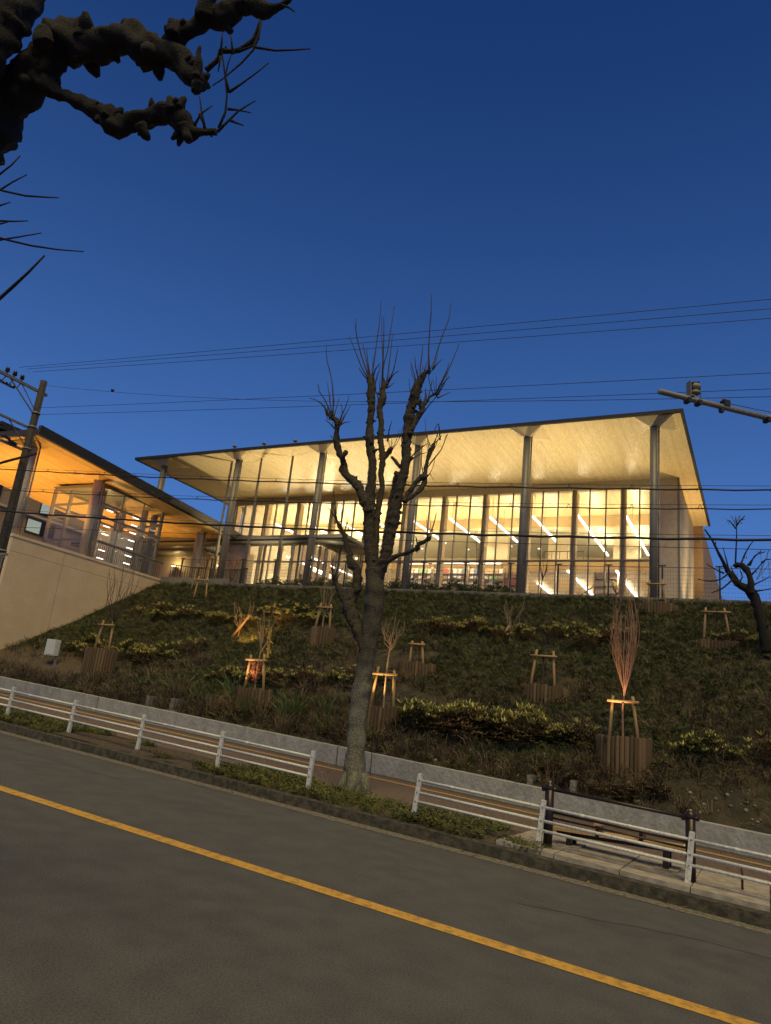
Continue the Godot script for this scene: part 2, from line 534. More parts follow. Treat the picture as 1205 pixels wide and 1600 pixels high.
func retaining_walls() -> void:
	# low wall behind the pavement: long panels with open joints
	var w := thing("low_wall", "long low grey concrete wall between the brown pavement and the planted bank", "wall")
	var ends := [-46.0, -36.5, -27.1, -17.75, -9.4, -8.45, 0.9, 10.2, 19.5]
	for i in ends.size() - 1:
		var s := mb()
		var a: float = ends[i] + 0.02
		var b: float = ends[i + 1] - 0.02
		var y0 := -1.22
		hexa(s, [V(a, y0 - 0.6 + fall(a), 16.6), V(b, y0 - 0.6 + fall(b), 16.6), V(b, y0 - 0.6 + fall(b), 16.8), V(a, y0 - 0.6 + fall(a), 16.8), V(a, y0 - 0.012 + fall(a), 16.6), V(b, y0 - 0.012 + fall(b), 16.6), V(b, y0 - 0.012 + fall(b), 16.8), V(a, y0 - 0.012 + fall(a), 16.8)])
		hexa(s, [V(a, y0 - 0.012 + fall(a), 16.6), V(b, y0 - 0.012 + fall(b), 16.6), V(b, y0 - 0.012 + fall(b), 16.8), V(a, y0 - 0.012 + fall(a), 16.8), V(a, y0 + fall(a), 16.612), V(b, y0 + fall(b), 16.612), V(b, y0 + fall(b), 16.788), V(a, y0 + fall(a), 16.788)])
		obj("wall_panel", s, M.concrete, w)
	# high rendered wall at the end of the bank, holding the plaza
	var r := thing("retaining_wall", "tall smooth tan rendered retaining wall at the end of the bank under the orange canopy", "wall")
	var s := mb()
	slab(s, -29.15, -28.8, -1.0, 6.14, 20.4, 29.62)
	obj("side_face", s, M.render_wall, r)
	s = mb()
	slab(s, -70.0, -29.15, -1.0, 6.14, 20.4, 20.75)
	obj("street_face", s, M.render_wall, r)
	s = mb()
	slab(s, -29.17, -28.77, 6.14, 6.27, 20.37, 29.64)
	obj("coping", s, M.render_wall, r)
	for q in [[20.4, 29.5, 5.52, 5.535], [23.2, 23.212, -0.5, 6.13], [26.2, 26.212, 1.5, 6.13]]:
		s = mb()
		slab(s, -28.8, -28.797, q[2], q[3], q[0], q[1])
		obj("joint", s, M.old_concrete, r)
	# strip of kerb along the top of the bank
	s = mb()
	for i in 27:
		var a := -28.75 + i * 1.6
		var b := a + 1.6
		var h := 0.34 if a < -24.0 else 0.12
		hexa(s, [V(a, top_y(a) - 0.7, 29.5), V(b, top_y(b) - 0.7, 29.5), V(b, top_y(b) - 0.7, 29.72), V(a, top_y(a) - 0.7, 29.72), V(a, top_y(a) + h, 29.5), V(b, top_y(b) + h, 29.5), V(b, top_y(b) + h, 29.72), V(a, top_y(a) + h, 29.72)])
	var e := obj("bank_edging", s, M.old_concrete)
	mark(e, "low concrete edging along the crest of the bank below the mesh fence", "edging")
	# concrete drain heads behind the low wall
	for q in [[-4.72, -3.66, -0.74, "concrete drain box behind the low wall beside the dark handrail"], [-16.1, -15.05, 0.09, "small concrete drain box behind the low wall beside the long dark weeds"]]:
		var o := thing("drain_box", q[3], "drain", "drain boxes behind the low wall")
		s = mb()
		slab(s, q[0], q[1], q[2] - 0.75, q[2], 17.3, 17.42)
		obj("back", s, M.old_concrete, o)
		for x in [q[0], q[1] - 0.12]:
			s = mb()
			slab(s, x, x + 0.12, q[2] - 0.75, q[2] + 0.02, 16.85, 17.3)
			obj("cheek", s, M.old_concrete, o)
		s = mb()
		slab(s, q[1] - 0.25, q[1] + 0.15, q[2] - 0.8, q[2] - 0.3, 16.82, 16.85 + 0.02)
		obj("front_slab", s, M.old_concrete, o)

# ---------- the hall ----------
const ROOF_Y := 13.41
const WALL_D := 37.6
const LEFT_X := -31.5

func hall() -> void:
	var h := thing("hall_building", "large two-storey glass-fronted hall with a thin flat roof, lit yellow inside", "building")
	var s := mb()
	# roof: thin slab, boarded underside, dark edge
	slab(s, -32.6, -2.59, ROOF_Y + 0.004, ROOF_Y + 0.12, 29.6, 46.4)
	var roof := obj("roof", s, M.dark_metal, h)
	s = mb()
	quad(s, V(-32.5, ROOF_Y, 29.68), V(-2.69, ROOF_Y, 29.68), V(-2.69, ROOF_Y, 46.4), V(-32.5, ROOF_Y, 46.4))
	obj("soffit", s, M.soffit, roof)
	for q in [[-32.62, -2.57, 29.56, 29.66], [-32.62, -32.52, 29.66, 46.42], [-2.67, -2.57, 29.66, 46.42]]:
		s = mb()
		slab(s, q[0], q[1], ROOF_Y - 0.03, ROOF_Y + 0.13, q[2], q[3])
		obj("roof_edge", s, M.dark_metal, roof)
	s = mb()
	slab(s, -31.9, -3.3, ROOF_Y + 0.16, ROOF_Y + 0.27, 29.9, 46.3)
	obj("upper_edge", s, M.dark_metal, roof)
	# six round columns with tapered heads
	for k in 6:
		var x := -3.764 - 5.4 * k
		var z := V(x, 0, 30.13)
		s = mb(false)
		rod(s, V(x, top_y(x) - 0.4, 30.13), V(x, ROOF_Y - 0.33, 30.13), 0.155, 16)
		var c := obj("column", s, M.column, h)
		s = mb()
		hexa(s, [V(x - 0.17, ROOF_Y - 0.34, 29.96), V(x + 0.17, ROOF_Y - 0.34, 29.96), V(x + 0.17, ROOF_Y - 0.34, 30.3), V(x - 0.17, ROOF_Y - 0.34, 30.3), V(x - 0.75, ROOF_Y - 0.004, 29.7), V(x + 0.75, ROOF_Y - 0.004, 29.7), V(x + 0.75, ROOF_Y - 0.004, 31.5), V(x - 0.75, ROOF_Y - 0.004, 31.5)])
		obj("column_head", s, M.soffit, c)
		s = mb(false)
		rod(s, V(x + 0.19, top_y(x) - 0.2, 30.2), V(x + 0.19, ROOF_Y - 0.3, 30.2), 0.035, 8)
		obj("rain_pipe", s, M.column, c)
	# glazed front: timber posts each 2.5 m, two thin mullions between, panes
	var top := ROOF_Y - 0.42
	var pane := BoxMesh.new()
	pane.size = Vector3(0.79, 1, 0.012)
	var np := 0
	for k in 11:
		var x := -6.2 - 2.5 * k
		s = mb()
		slab(s, x - 0.13, x + 0.13, 5.2, top, WALL_D + 0.08, WALL_D + 0.5)
		obj("timber_post", s, M.timber, h)
		s = mb()
		slab(s, x - 0.05, x + 0.05, 5.2, top, WALL_D - 0.08, WALL_D + 0.06)
		obj("mullion", s, M.mullion, h)
		for j in 3:
			if k == 0 and j == 2: continue
			if j < 2:
				var u := x + 2.5 * (j + 1) / 3.0
				s = mb()
				slab(s, u - 0.028, u + 0.028, 5.2, top, WALL_D - 0.08, WALL_D + 0.06)
				obj("mullion", s, M.mullion, h)
			var cx := x + 2.5 * (j + 0.5) / 3.0
			for row in [[5.2, 8.72], [9.18, top]]:
				var o := piece("window_pane", np, pane, M.glass, h, Transform3D(Basis().scaled(Vector3(1, row[1] - row[0], 1)), V(cx, (row[0] + row[1]) / 2.0, WALL_D)))
				np += 1
	s = mb()
	slab(s, LEFT_X, -4.4, 9.1, 9.18, WALL_D - 0.1, WALL_D + 0.07)
	obj("transom", s, M.mullion, h)
	s = mb()
	slab(s, -21.0, -3.8, 9.402, 10.15, 41.3, 41.38)
	obj("gallery_parapet", s, M.timber, h)
	s = mb()
	slab(s, LEFT_X, -3.5, top, ROOF_Y - 0.003, WALL_D - 0.02, WALL_D + 0.3)
	obj("head_beam", s, M.wall_panel, h)
	s = mb()
	slab(s, -4.4, -3.5, 5.0, top, WALL_D - 0.03, WALL_D + 0.35)
	obj("end_panel", s, M.wall_panel, h)
	s = mb()
	slab(s, -3.56, -3.46, 5.0, ROOF_Y - 0.006, WALL_D - 0.06, WALL_D - 0.03)
	obj("corner_trim", s, M.mullion, h)
	# end wall: upright metal strips, then the long plain rear wall
	s = mb()
	slab(s, -3.75, -3.56, 5.0, ROOF_Y - 0.003, WALL_D + 0.352, 46.4)
	obj("end_wall", s, M.siding, h)
	var rib := BoxMesh.new()
	rib.size = Vector3(0.07, ROOF_Y - 5.01, 0.05)
	for k in 29:
		piece("wall_rib", k, rib, M.siding, h, Transform3D(Basis(), V(-3.53, (ROOF_Y + 4.99) / 2.0, WALL_D + 0.5 + k * 0.3)))
	s = mb()
	slab(s, -3.3, -3.0, 4.5, ROOF_Y + 0.02, 46.44, 71.0)
	slab(s, -3.75, -3.3, 4.5, ROOF_Y + 0.02, 46.44, 46.7)
	slab(s, -31.5, -3.3, 4.5, ROOF_Y + 0.02, 70.7, 71.0)
	slab(s, -31.8, -31.5, 4.5, ROOF_Y + 0.02, 46.44, 71.0)
	slab(s, -31.4, -3.32, ROOF_Y - 0.2, ROOF_Y, 46.45, 70.6)
	obj("rear_wing", s, M.brick, h)
	# glazed left end
	s = mb()
	slab(s, LEFT_X - 0.15, LEFT_X, 5.2, ROOF_Y - 0.003, WALL_D + 1.3, 46.4)
	obj("end_wall", s, M.wall_panel, h)
	s = mb()
	slab(s, LEFT_X - 0.012, LEFT_X, 5.2, top, WALL_D + 0.1, WALL_D + 1.28)
	obj("end_pane", s, M.glass, h)
	# inside
	s = mb()
	slab(s, LEFT_X, -3.78, 5.9, 6.1, WALL_D + 0.1, 52.0)
	obj("ground_floor", s, M.floor, h)
	s = mb()
	slab(s, -21.0, -3.78, 9.0, 9.4, 41.4, 52.0)
	obj("upper_floor", s, M.white_wall, h)
	s = mb()
	slab(s, LEFT_X, -3.78, 12.75, ROOF_Y - 0.003, 43.6, 43.95)
	obj("cross_beam", s, M.timber, h)
	s = mb()
	slab(s, LEFT_X, -3.78, 12.9, 13.0, 43.96, 52.0)
	obj("inner_ceiling", s, M.grey_ceiling, h)
	s = mb()
	slab(s, LEFT_X, -3.78, 5.9, 13.2, 52.0, 52.2)
	obj("back_wall", s, M.white_wall, h)
	s = mb()
	slab(s, -21.2, -21.0, 6.1, 9.6, 41.0, 52.0)
	obj("partition", s, M.wall_panel, h)
	s = mb()
	slab(s, -3.79, -3.752, 6.1, 13.2, WALL_D + 0.4, 52.0)
	obj("inner_end_wall", s, M.timber, h)
	for q in [[-16.0, -14.6, 45.0], [-12.2, -10.9, 46.0], [-8.2, -6.6, 46.5]]:
		s = mb()
		slab(s, q[0], q[1], 9.4, 12.9, q[2], q[2] + 0.4)
		obj("inner_wall", s, M.white_wall, h)
	# low flat canopy along the front of the ground floor, rounded at its end
	s = mb()
	slab(s, -41.9, -22.6, 9.68, 9.86, 34.0, 35.0)
	slab(s, -22.6, -20.3, 9.68, 9.86, 34.0, WALL_D - 0.1)
	slab(s, -41.9, -31.6, 9.68, 9.86, 35.0, WALL_D - 0.1)
	var lc := obj("porch_roof", s, M.column, h)
	s = mb()
	slab(s, -41.9, -22.6, 9.56, 9.68, 34.07, 34.95)
	slab(s, -22.6, -20.36, 9.56, 9.68, 34.07, WALL_D - 0.11)
	slab(s, -41.9, -31.6, 9.56, 9.68, 34.95, WALL_D - 0.11)
	obj("shadow_gap", s, M.dark_metal, lc)
	s = mb(false)
	for i in 10:
		var a := PI * 0.5 * i / 10.0
		var b := PI * 0.5 * (i + 1) / 10.0
		var pa := Vector2(-22.0 + 1.9 * sin(a), 36.0 - 1.95 * cos(a))
		var pb := Vector2(-22.0 + 1.9 * sin(b), 36.0 - 1.95 * cos(b))
		quad(s, V(pa.x, 9.47, pa.y), V(pa.x, 9.56, pa.y), V(pb.x, 9.56, pb.y), V(pb.x, 9.47, pb.y))
		tri(s, V(-22.0, 9.47, 37.4), V(pa.x, 9.47, pa.y), V(pb.x, 9.47, pb.y))
	quad(s, V(-41.9, 9.47, 34.05), V(-41.9, 9.56, 34.05), V(-22.0, 9.56, 34.05), V(-22.0, 9.47, 34.05))
	quad(s, V(-41.9, 9.47, 34.05), V(-22.0, 9.47, 34.05), V(-22.0, 9.47, 34.95), V(-41.9, 9.47, 34.95))
	quad(s, V(-41.9, 9.47, 34.95), V(-31.6, 9.47, 34.95), V(-31.6, 9.47, 37.4), V(-41.9, 9.47, 37.4))
	quad(s, V(-31.6, 9.47, 34.95), V(-31.6, 9.68, 34.95), V(-22.6, 9.68, 34.95), V(-22.6, 9.47, 34.95))
	quad(s, V(-20.1, 9.47, 36.0), V(-20.1, 9.56, 36.0), V(-20.1, 9.56, 37.4), V(-20.1, 9.47, 37.4))
	tri(s, V(-22.0, 9.47, 37.4), V(-20.1, 9.47, 36.0), V(-20.1, 9.47, 37.4))
	obj("porch_edge", s, M.column, lc)
	# solid wall beside the entrance
	s = mb()
	slab(s, -41.9, -28.95, 5.6, 9.46, 37.2, 37.45)
	slab(s, -28.95, -27.2, 5.6, 9.46, 34.45, 34.7)
	slab(s, -28.95, -28.75, 5.6, 9.46, 34.7, 37.2)
	obj("entrance_wall", s, M.wall_panel, h)
	s = mb()
	slab(s, -36.0, -33.2, 6.1, 8.0, 37.12, 37.19)
	obj("entrance_door", s, M.warm_door if M.has("warm_door") else M.white_wall, h)
	# projecting entrance glazing under the porch, turning back at its rounded end
	var path := [Vector2(-27.2, 34.55), Vector2(-26.0, 34.55), Vector2(-24.8, 34.55), Vector2(-23.6, 34.6), Vector2(-22.6, 35.2), Vector2(-21.8, 36.1), Vector2(-21.2, 37.3)]
	for i in path.size():
		s = mb()
		slab(s, path[i].x - 0.05, path[i].x + 0.05, 5.6, 9.47, path[i].y - 0.06, path[i].y + 0.06)
		obj("porch_mullion", s, M.mullion if i % 2 else M.timber, h)
		if i == 0: continue
		var pa := V(path[i - 1].x, 7.53, path[i - 1].y)
		var pb := V(path[i].x, 7.53, path[i].y)
		s = mb()
		beam(s, pa.lerp(pb, 0.06), pa.lerp(pb, 0.94), 0.012, 3.84)
		obj("porch_pane", s, M.glass, h)
	for k in 4:
		s = mb()
		slab(s, -31.5 + 2.225 * k, -29.32 + 2.225 * k, 9.82, 9.832, 35.02, WALL_D - 0.12)
		obj("porch_roof_pane", s, M.glass, h)
	# hanging tube lamps
	var lines := []
	for k in 10:
		lines.append([-6.35 - 2.5 * k, 12.15, 39.1, 48.4 if k < 2 else 44.7])
	for q in [[-26.75, 10.25, 40.6, 46.3], [-28.7, 10.3, 40.6, 46.6], [-28.3, 10.0, 43.3, 46.0], [-23.5, 10.25, 41.0, 46.0]]: lines.append(q)
	for k in 6: lines.append([-6.6 - 2.5 * k, 8.86, 38.4 if k < 2 else 41.7, 46.0])
	var words := ["first", "second", "third", "fourth", "fifth", "sixth", "seventh", "eighth", "ninth", "tenth"]
	for i in lines.size():
		var q: Array = lines[i]
		var lab := "glowing white tube lamp hung under the upper ceiling, %s from the solid end panel" % words[i] if i < 10 else ("bright tube lamp hanging in the tall entrance hall behind the rounded porch" if i < 14 else "tube lamp under the ground floor ceiling behind the mesh fence")
		var lamp := thing("tube_lamp", lab, "lamp", "tube lamps in the upper hall" if i < 10 else ("tube lamps in the entrance hall" if i < 14 else "tube lamps on the ground floor"))
		var n := int((q[3] - q[2]) / 1.4)
		var span: float = (q[3] - q[2]) / n
		for j in n:
			s = mb()
			slab(s, q[0] - 0.055, q[0] + 0.055, q[1] - 0.07, q[1], q[2] + span * j + 0.04, q[2] + span * (j + 1) - 0.04)
			obj("tube", s, M.led, lamp)
		if i < 14:
			for j in n / 2 + 1:
				s = mb()
				rod(s, V(q[0], q[1], q[2] + 0.4 + j * 2.2), V(q[0], 13.4 if q[2] + 0.4 + j * 2.2 < 43.6 else 12.9, q[2] + 0.4 + j * 2.2), 0.014, 5)
				obj("rod", s, M.mullion, lamp)
		var mid := V(q[0], q[1] - 0.1, (q[2] + q[3]) / 2.0)
		for dirn in ([-1, 1] if i < 14 else [-1]):
			var l := AreaLight3D.new()
			l.name = "tube_light"
			l.area_size = Vector2(0.11, q[3] - q[2])
			l.light_color = Color(1.0, 0.94, 0.74)
			l.light_energy = 2.7 * (q[3] - q[2]) / 5.6 * (1.0 if i < 10 else (2.6 if i < 14 else 1.4))
			l.area_range = 40.0
			l.area_attenuation = 2.0
			l.shadow_enabled = true
			lamp.add_child(l, true)
			l.position = mid if dirn < 0 else mid + Vector3(0, 0.14, 0)
			l.basis = Basis.looking_at(Vector3(0, dirn, 0), Vector3(0, 0, 1))
	# recessed downlights in the inner ceiling
	for k in 14:
		var x := -5.0 - 1.75 * k
		for d in [45.6, 48.6]:
			var c := mb()
			lathe(c, V(x, 12.892, d + (k % 3) * 0.4), [[0.0, 0.0], [0.07, 0.0], [0.09, 0.012]], 10)
			mark(obj("ceiling_spot", c, M.led), "small round ceiling spot in the grey inner ceiling", "ceiling light", "ceiling spots of the inner hall")
	# magazine racks behind the glass
	for k in 3:
		var x0: float = [-19.4, -17.2, -15.0][k]
		var rack := thing("magazine_rack", "timber magazine rack of bright covers behind the glass, %s the street tree" % ["nearest", "second from", "third from"][k], "magazine rack", "magazine racks on the ground floor")
		s = mb()
		slab(s, x0, x0 + 2.1, 6.1, 9.2, 39.5, 39.54)
		obj("back_board", s, M.timber, rack)
		s = mb()
		slab(s, x0, x0 + 2.1, 6.1, 7.85, 39.24, 39.5)
		obj("base_cabinet", s, M.timber, rack)
		for j in 4:
			s = mb()
			slab(s, x0, x0 + 2.1, 7.86 + 0.32 * j, 7.89 + 0.32 * j, 39.28, 39.5)
			obj("shelf", s, M.timber, rack)
		for j in 2:
			s = mb()
			slab(s, x0 + 2.1 * j - 0.03, x0 + 2.1 * j + 0.03, 6.1, 9.22, 39.22, 39.54)
			obj("side_board", s, M.timber, rack)
		for j in 4:
			for i in 7:
				if rng.randf() < 0.12: continue
				s = mb()
				box(s, V(x0 + 0.18 + 0.29 * i, 8.04 + 0.32 * j, 39.38), Vector3(0.21, 0.27, 0.015), Basis(Vector3(1, 0, 0), -0.25))
				obj("magazine", s, M.paper[[0, 1, 2, 3, 0, 5, 5, 4, 6, 7, 0, 5][rng.randi_range(0, 11)]], rack)
		s = mb()
		slab(s, x0 + 0.05, x0 + 2.05, 9.3, 9.34, 38.84, 38.9)
		obj("added_rack_lamp", s, M.led, rack)  # lamp strip on arms, added to brighten the covers
		s = mb()
		for j in 2: beam(s, V(x0 + 0.1 + 1.9 * j, 9.32, 38.9), V(x0 + 0.1 + 1.9 * j, 9.2, 39.5), 0.03, 0.03)
		obj("added_lamp_arm", s, M.dark_metal, rack)
		var rl := AreaLight3D.new()  # light of the added strip, aimed at the covers
		rl.name = "added_rack_light"
		rl.area_size = Vector2(2.0, 0.06)
		rl.light_color = Color(1.0, 0.94, 0.8)
		rl.light_energy = 0.35
		rl.area_range = 20.0
		rl.area_attenuation = 2.0
		rl.shadow_enabled = true
		rack.add_child(rl)
		rl.position = V(x0 + 1.05, 9.29, 38.9)
		rl.basis = Basis.looking_at(Vector3(0, -0.75, -0.65).normalized(), Vector3(0, 0.65, -0.75))
	# bookcases
	for q in [[-12.9, "bookcase of red and orange books on the ground floor beside the stair"], [-7.9, "tall dark timber bookcase on the ground floor near the solid end panel"]]:
		var bc := thing("bookcase", q[1], "bookcase")
		s = mb()
		slab(s, q[0], q[0] + 1.2, 6.1, 9.0, 39.6, 39.64)
		for j in 2: slab(s, q[0] + 1.2 * j - 0.02, q[0] + 1.2 * j + 0.02, 6.1, 9.0, 39.3, 39.64)
		obj("carcass", s, M.timber, bc)
		for j in 7:
			s = mb()
			slab(s, q[0] + 0.03, q[0] + 1.17, 6.2 + 0.4 * j, 6.23 + 0.4 * j, 39.31, 39.6)
			obj("shelf", s, M.timber, bc)
			s = mb()
			var x: float = q[0] + 0.05
			while x < q[0] + 1.1:
				var w := rng.randf_range(0.03, 0.06)
				slab(s, x, x + w - 0.004, 6.23 + 0.4 * j, 6.23 + 0.4 * j + rng.randf_range(0.2, 0.32), 39.34, 39.55)
				x += w
			obj("books", s, M.paper[[2, 6, 2, 1, 6, 2, 6][j]] if q[0] < -10.0 else M.floor, bc).set_meta("kind", "stuff")
	# stair seen behind the glass
	var st := thing("inner_stair", "timber stair rising behind the glass of the ground floor", "staircase")
	for j in 12:
		s = mb()
		slab(s, -10.6 + 0.26 * j, -10.3 + 0.26 * j, 6.1 + 0.2 * j, 6.3 + 0.2 * j, 42.0, 43.4)
		obj("step", s, M.timber, st)
	s = mb()
	beam(s, V(-10.7, 7.0, 41.97), V(-7.5, 9.45, 41.97), 0.04, 0.06)
	obj("handrail", s, M.dark_metal, st)
	# balustrade inside on the upper floor
	var b := thing("inner_balustrade", "thin metal balustrade on the upper floor behind the glass", "balustrade")
	s = mb()
	slab(s, -11.2, -8.9, 10.6, 10.64, 41.32, 41.36)
	obj("rail", s, M.dark_metal, b)
	for j in 6:
		s = mb()
		slab(s, -11.2 + j * 0.45, -11.17 + j * 0.45, 10.15, 10.6, 41.32, 41.35)
		obj("post", s, M.dark_metal, b)
	for dd in [39.5, 43.5]: uplight(V(-1.9, 5.78, dd), Vector3(-0.16, 1.0, 0.0), 42.0, 12.0, Color(1.0, 0.85, 0.58), "ground uplight washing the strip-clad end wall of the hall", "uplights along the end wall")
	# uplights on the ground between the columns and the glass
	for k in 5:
		uplight(V(-5.9 - 4.9 * k, top_y(-5.9 - 4.9 * k) + 0.13, 32.0), Vector3(0.0, 1.0, 0.0), 44.0, 13.0, Color(1.0, 0.92, 0.72), "round ground uplight on the terrace between the columns and the glass", "uplights below the hall roof")

func uplight(at: Vector3, dir: Vector3, angle: float, e: float, c: Color, label: String, group := "", r := 0.09) -> void:
	var o := thing("ground_uplight", label, "ground light", group)
	var s := mb(false)
	lathe(s, at, [[r * 1.1, -0.16], [r * 1.1, 0.0], [r, 0.02], [r * 0.85, 0.0]], 14)
	obj("housing", s, M.dark_metal, o)
	s = mb()
	lathe(s, at, [[r * 0.85, 0.004], [0.0, 0.006]], 14)
	obj("lens", s, M.warm_lamp, o)
	var l := SpotLight3D.new()
	l.name = "uplight_beam"
	l.spot_angle = angle
	l.spot_angle_attenuation = 0.8
	l.light_energy = e
	l.light_color = c
	l.light_size = r
	l.spot_range = 40.0
	l.spot_attenuation = 2.0
	l.shadow_enabled = true
	o.add_child(l)
	l.position = at + Vector3(0, 0.05, 0)
	l.basis = Basis.looking_at(dir.normalized(), Vector3(1, 0, 0.01))

# ---------- canopy, lift, plaza ----------
func canopy_and_plaza() -> void:
	var s := mb()
	slab(s, -70.0, -29.17, 5.6, 6.1, 20.75, 60.0)
	struct("plaza", s, M.old_concrete)
	var c := thing("entrance_canopy", "orange-lit sloping timber canopy with a dark edge over the plaza", "canopy")
	var yf := 10.98
	var yb := 10.06
	var f := func(x: float, d: float) -> float: return lerpf(yf, yb, (d - 19.8) / 15.25) - 0.42 + (-27.95 - x) * 0.035
	s = mb()
	hexa(s, [V(-37.6, f.call(-37.6, 19.8) + 0.02, 19.8), V(-28.0, f.call(-28.0, 19.8) + 0.02, 19.8), V(-28.0, f.call(-28.0, 35.05) + 0.02, 35.05), V(-37.6, f.call(-37.6, 35.05) + 0.02, 35.05), V(-37.6, f.call(-37.6, 19.8) + 0.25, 19.8), V(-28.0, f.call(-28.0, 19.8) + 0.3, 19.8), V(-28.0, f.call(-28.0, 35.05) + 0.3, 35.05), V(-37.6, f.call(-37.6, 35.05) + 0.25, 35.05)])
	var roof := obj("canopy_roof", s, M.edge_metal, c)
	s = mb()
	quad(s, V(-37.6, f.call(-37.6, 19.85), 19.85), V(-28.0, f.call(-28.0, 19.85), 19.85), V(-28.0, f.call(-28.0, 35.0), 35.0), V(-37.6, f.call(-37.6, 35.0), 35.0))
	obj("soffit", s, M.canopy_wood, roof)
	s = mb()
	hexa(s, [V(-28.0, f.call(-28, 19.75) - 0.03, 19.75), V(-27.9, f.call(-28, 19.75) - 0.0, 19.75), V(-27.9, f.call(-28, 35.1), 35.1), V(-28.0, f.call(-28, 35.1) - 0.03, 35.1), V(-28.0, yf, 19.75), V(-27.8, yf, 19.75), V(-27.8, yb, 35.1), V(-28.0, yb, 35.1)])
	obj("roof_edge", s, M.edge_metal, roof)
	s = mb()
	hexa(s, [V(-37.6, f.call(-37.6, 19.75) - 0.02, 19.72), V(-28.0, f.call(-28, 19.75) - 0.02, 19.72), V(-28.0, f.call(-28, 19.75) - 0.02, 19.85), V(-37.6, f.call(-37.6, 19.75) - 0.02, 19.85), V(-37.6, f.call(-37.6, 19.75) + 0.16, 19.72), V(-28.0, f.call(-28, 19.75) + 0.16, 19.72), V(-28.0, f.call(-28, 19.75) + 0.16, 19.85), V(-37.6, f.call(-37.6, 19.75) + 0.16, 19.85)])
	obj("front_edge", s, M.edge_metal, roof)
	for k in 5:
		s = mb()
		beam(s, V(-27.86, lerpf(yf, yb, 0.55) - 0.34 + 0.07 * k, 28.2), V(-27.86, yb - 0.34 + 0.07 * k, 35.0), 0.16, 0.03)
		obj("edge_slat", s, M.column, roof)
	for q in [[20.62, 0.18], [24.5, 0.23], [32.4, 0.24]]:
		var x := -29.02
		s = mb(false)
		rod(s, V(x - 0.15, 5.9, q[0]), V(x - 0.15, f.call(x, q[0]) - 0.0, q[0]), q[1], 18)
		var col := obj("column", s, M.warm_column, c)
		s = mb()
		hexa(s, [V(x - 0.35, f.call(x, q[0]) - 0.2, q[0] - 0.2), V(x + 0.05, f.call(x, q[0]) - 0.2, q[0] - 0.2), V(x + 0.05, f.call(x, q[0]) - 0.2, q[0] + 0.2), V(x - 0.35, f.call(x, q[0]) - 0.2, q[0] + 0.2), V(x - 1.6, f.call(x - 1.6, q[0]) - 0.004, q[0] - 0.5), V(x + 0.3, f.call(x + 0.3, q[0]) - 0.004, q[0] - 0.5), V(x + 0.3, f.call(x + 0.3, q[0]) - 0.004, q[0] + 0.5), V(x - 1.6, f.call(x - 1.6, q[0]) - 0.004, q[0] + 0.5)])
		obj("column_head", s, M.canopy_wood, col)
		s = mb(false)
		rod(s, V(x + 0.13, 5.9, q[0] + 0.1), V(x + 0.13, f.call(x, q[0]) - 0.1, q[0] + 0.1), 0.04, 8)
		obj("rain_pipe", s, M.steel, col)
	# the upper roof behind
	var ur := thing("upper_roof", "dark flat roof edge standing above the orange canopy", "roof")
	s = mb()
	slab(s, -36.6, -31.0, 11.25, 11.6, 20.0, 31.0)
	obj("roof_slab", s, M.dark_metal, ur)
	# brick block behind the plaza
	var w := thing("brick_block", "brown brick block with small greenish windows behind the canopy columns", "building")
	s = mb()
	slab(s, -54.0, -46.0, 5.9, 15.0, 22.0, 60.0)
	obj("wall", s, M.brick, w)
	for q in [[34.1, 11.9, 13.1], [33.3, 10.4, 11.4], [39.0, 11.9, 13.1], [28.5, 12.0, 13.2]]:
		s = mb()
		slab(s, -46.02, -45.93, q[1], q[2], q[0], q[0] + 2.4)
		var win := obj("window", s, M.dark_metal, w)
		for j in 2:
			s = mb()
			slab(s, -45.93, -45.91, q[1] + 0.07, q[2] - 0.07, q[0] + 0.07 + 1.17 * j, q[0] + 1.17 + 1.17 * j)
			obj("pane", s, M.dim_window if j == 0 else M.black, win)
	s = mb()
	slab(s, -46.0, -45.85, 11.55, 11.7, 22.0, 60.0)
	obj("sill_band", s, M.wall_panel, w)
	# glass lift
	var l := thing("glass_lift", "glass lift shaft with steel frame under the orange canopy", "lift")
	var x0 := -33.1
	var x1 := -29.62
	var d0 := 25.25
	var d1 := 29.6
	var ty := 10.12
	for q in [[x0, d0], [x1, d0], [x1, d1], [x0, d1], [x0 + 0.9, d0 + 0.3], [x1 - 0.5, d0 + 0.6]]:
		s = mb()
		slab(s, q[0] - 0.07, q[0] + 0.07, 6.1, ty, q[1] - 0.07, q[1] + 0.07)
		obj("corner_post", s, M.mullion, l)
	for y in [6.2, 7.35, 8.6, 9.25, ty]:
		s = mb()
		slab(s, x0 + 0.07, x1 - 0.07, y - 0.05, y + 0.05, d0 - 0.05, d0 + 0.05)
		slab(s, x0 + 0.07, x1 - 0.07, y - 0.05, y + 0.05, d1 - 0.05, d1 + 0.05)
		obj("cross_rail", s, M.mullion, l)
		s = mb()
		slab(s, x1 - 0.05, x1 + 0.05, y - 0.05, y + 0.05, d0 + 0.07, d1 - 0.07)
		slab(s, x0 - 0.05, x0 + 0.05, y - 0.05, y + 0.05, d0 + 0.07, d1 - 0.07)
		obj("side_rail", s, M.mullion, l)
	for k in 3:
		var a := lerpf(d0, d1, k / 3.0)
		var b := lerpf(d0, d1, (k + 1) / 3.0)
		s = mb()
		slab(s, x1 + 0.06, x1 + 0.072, 6.1, ty, a + 0.02, b - 0.02)
		obj("glass_pane", s, M.glass, l)
		if k > 0:
			s = mb()
			slab(s, x1 - 0.03, x1 + 0.03, 6.1, ty, a - 0.025, a + 0.025)
			obj("mullion", s, M.mullion, l)
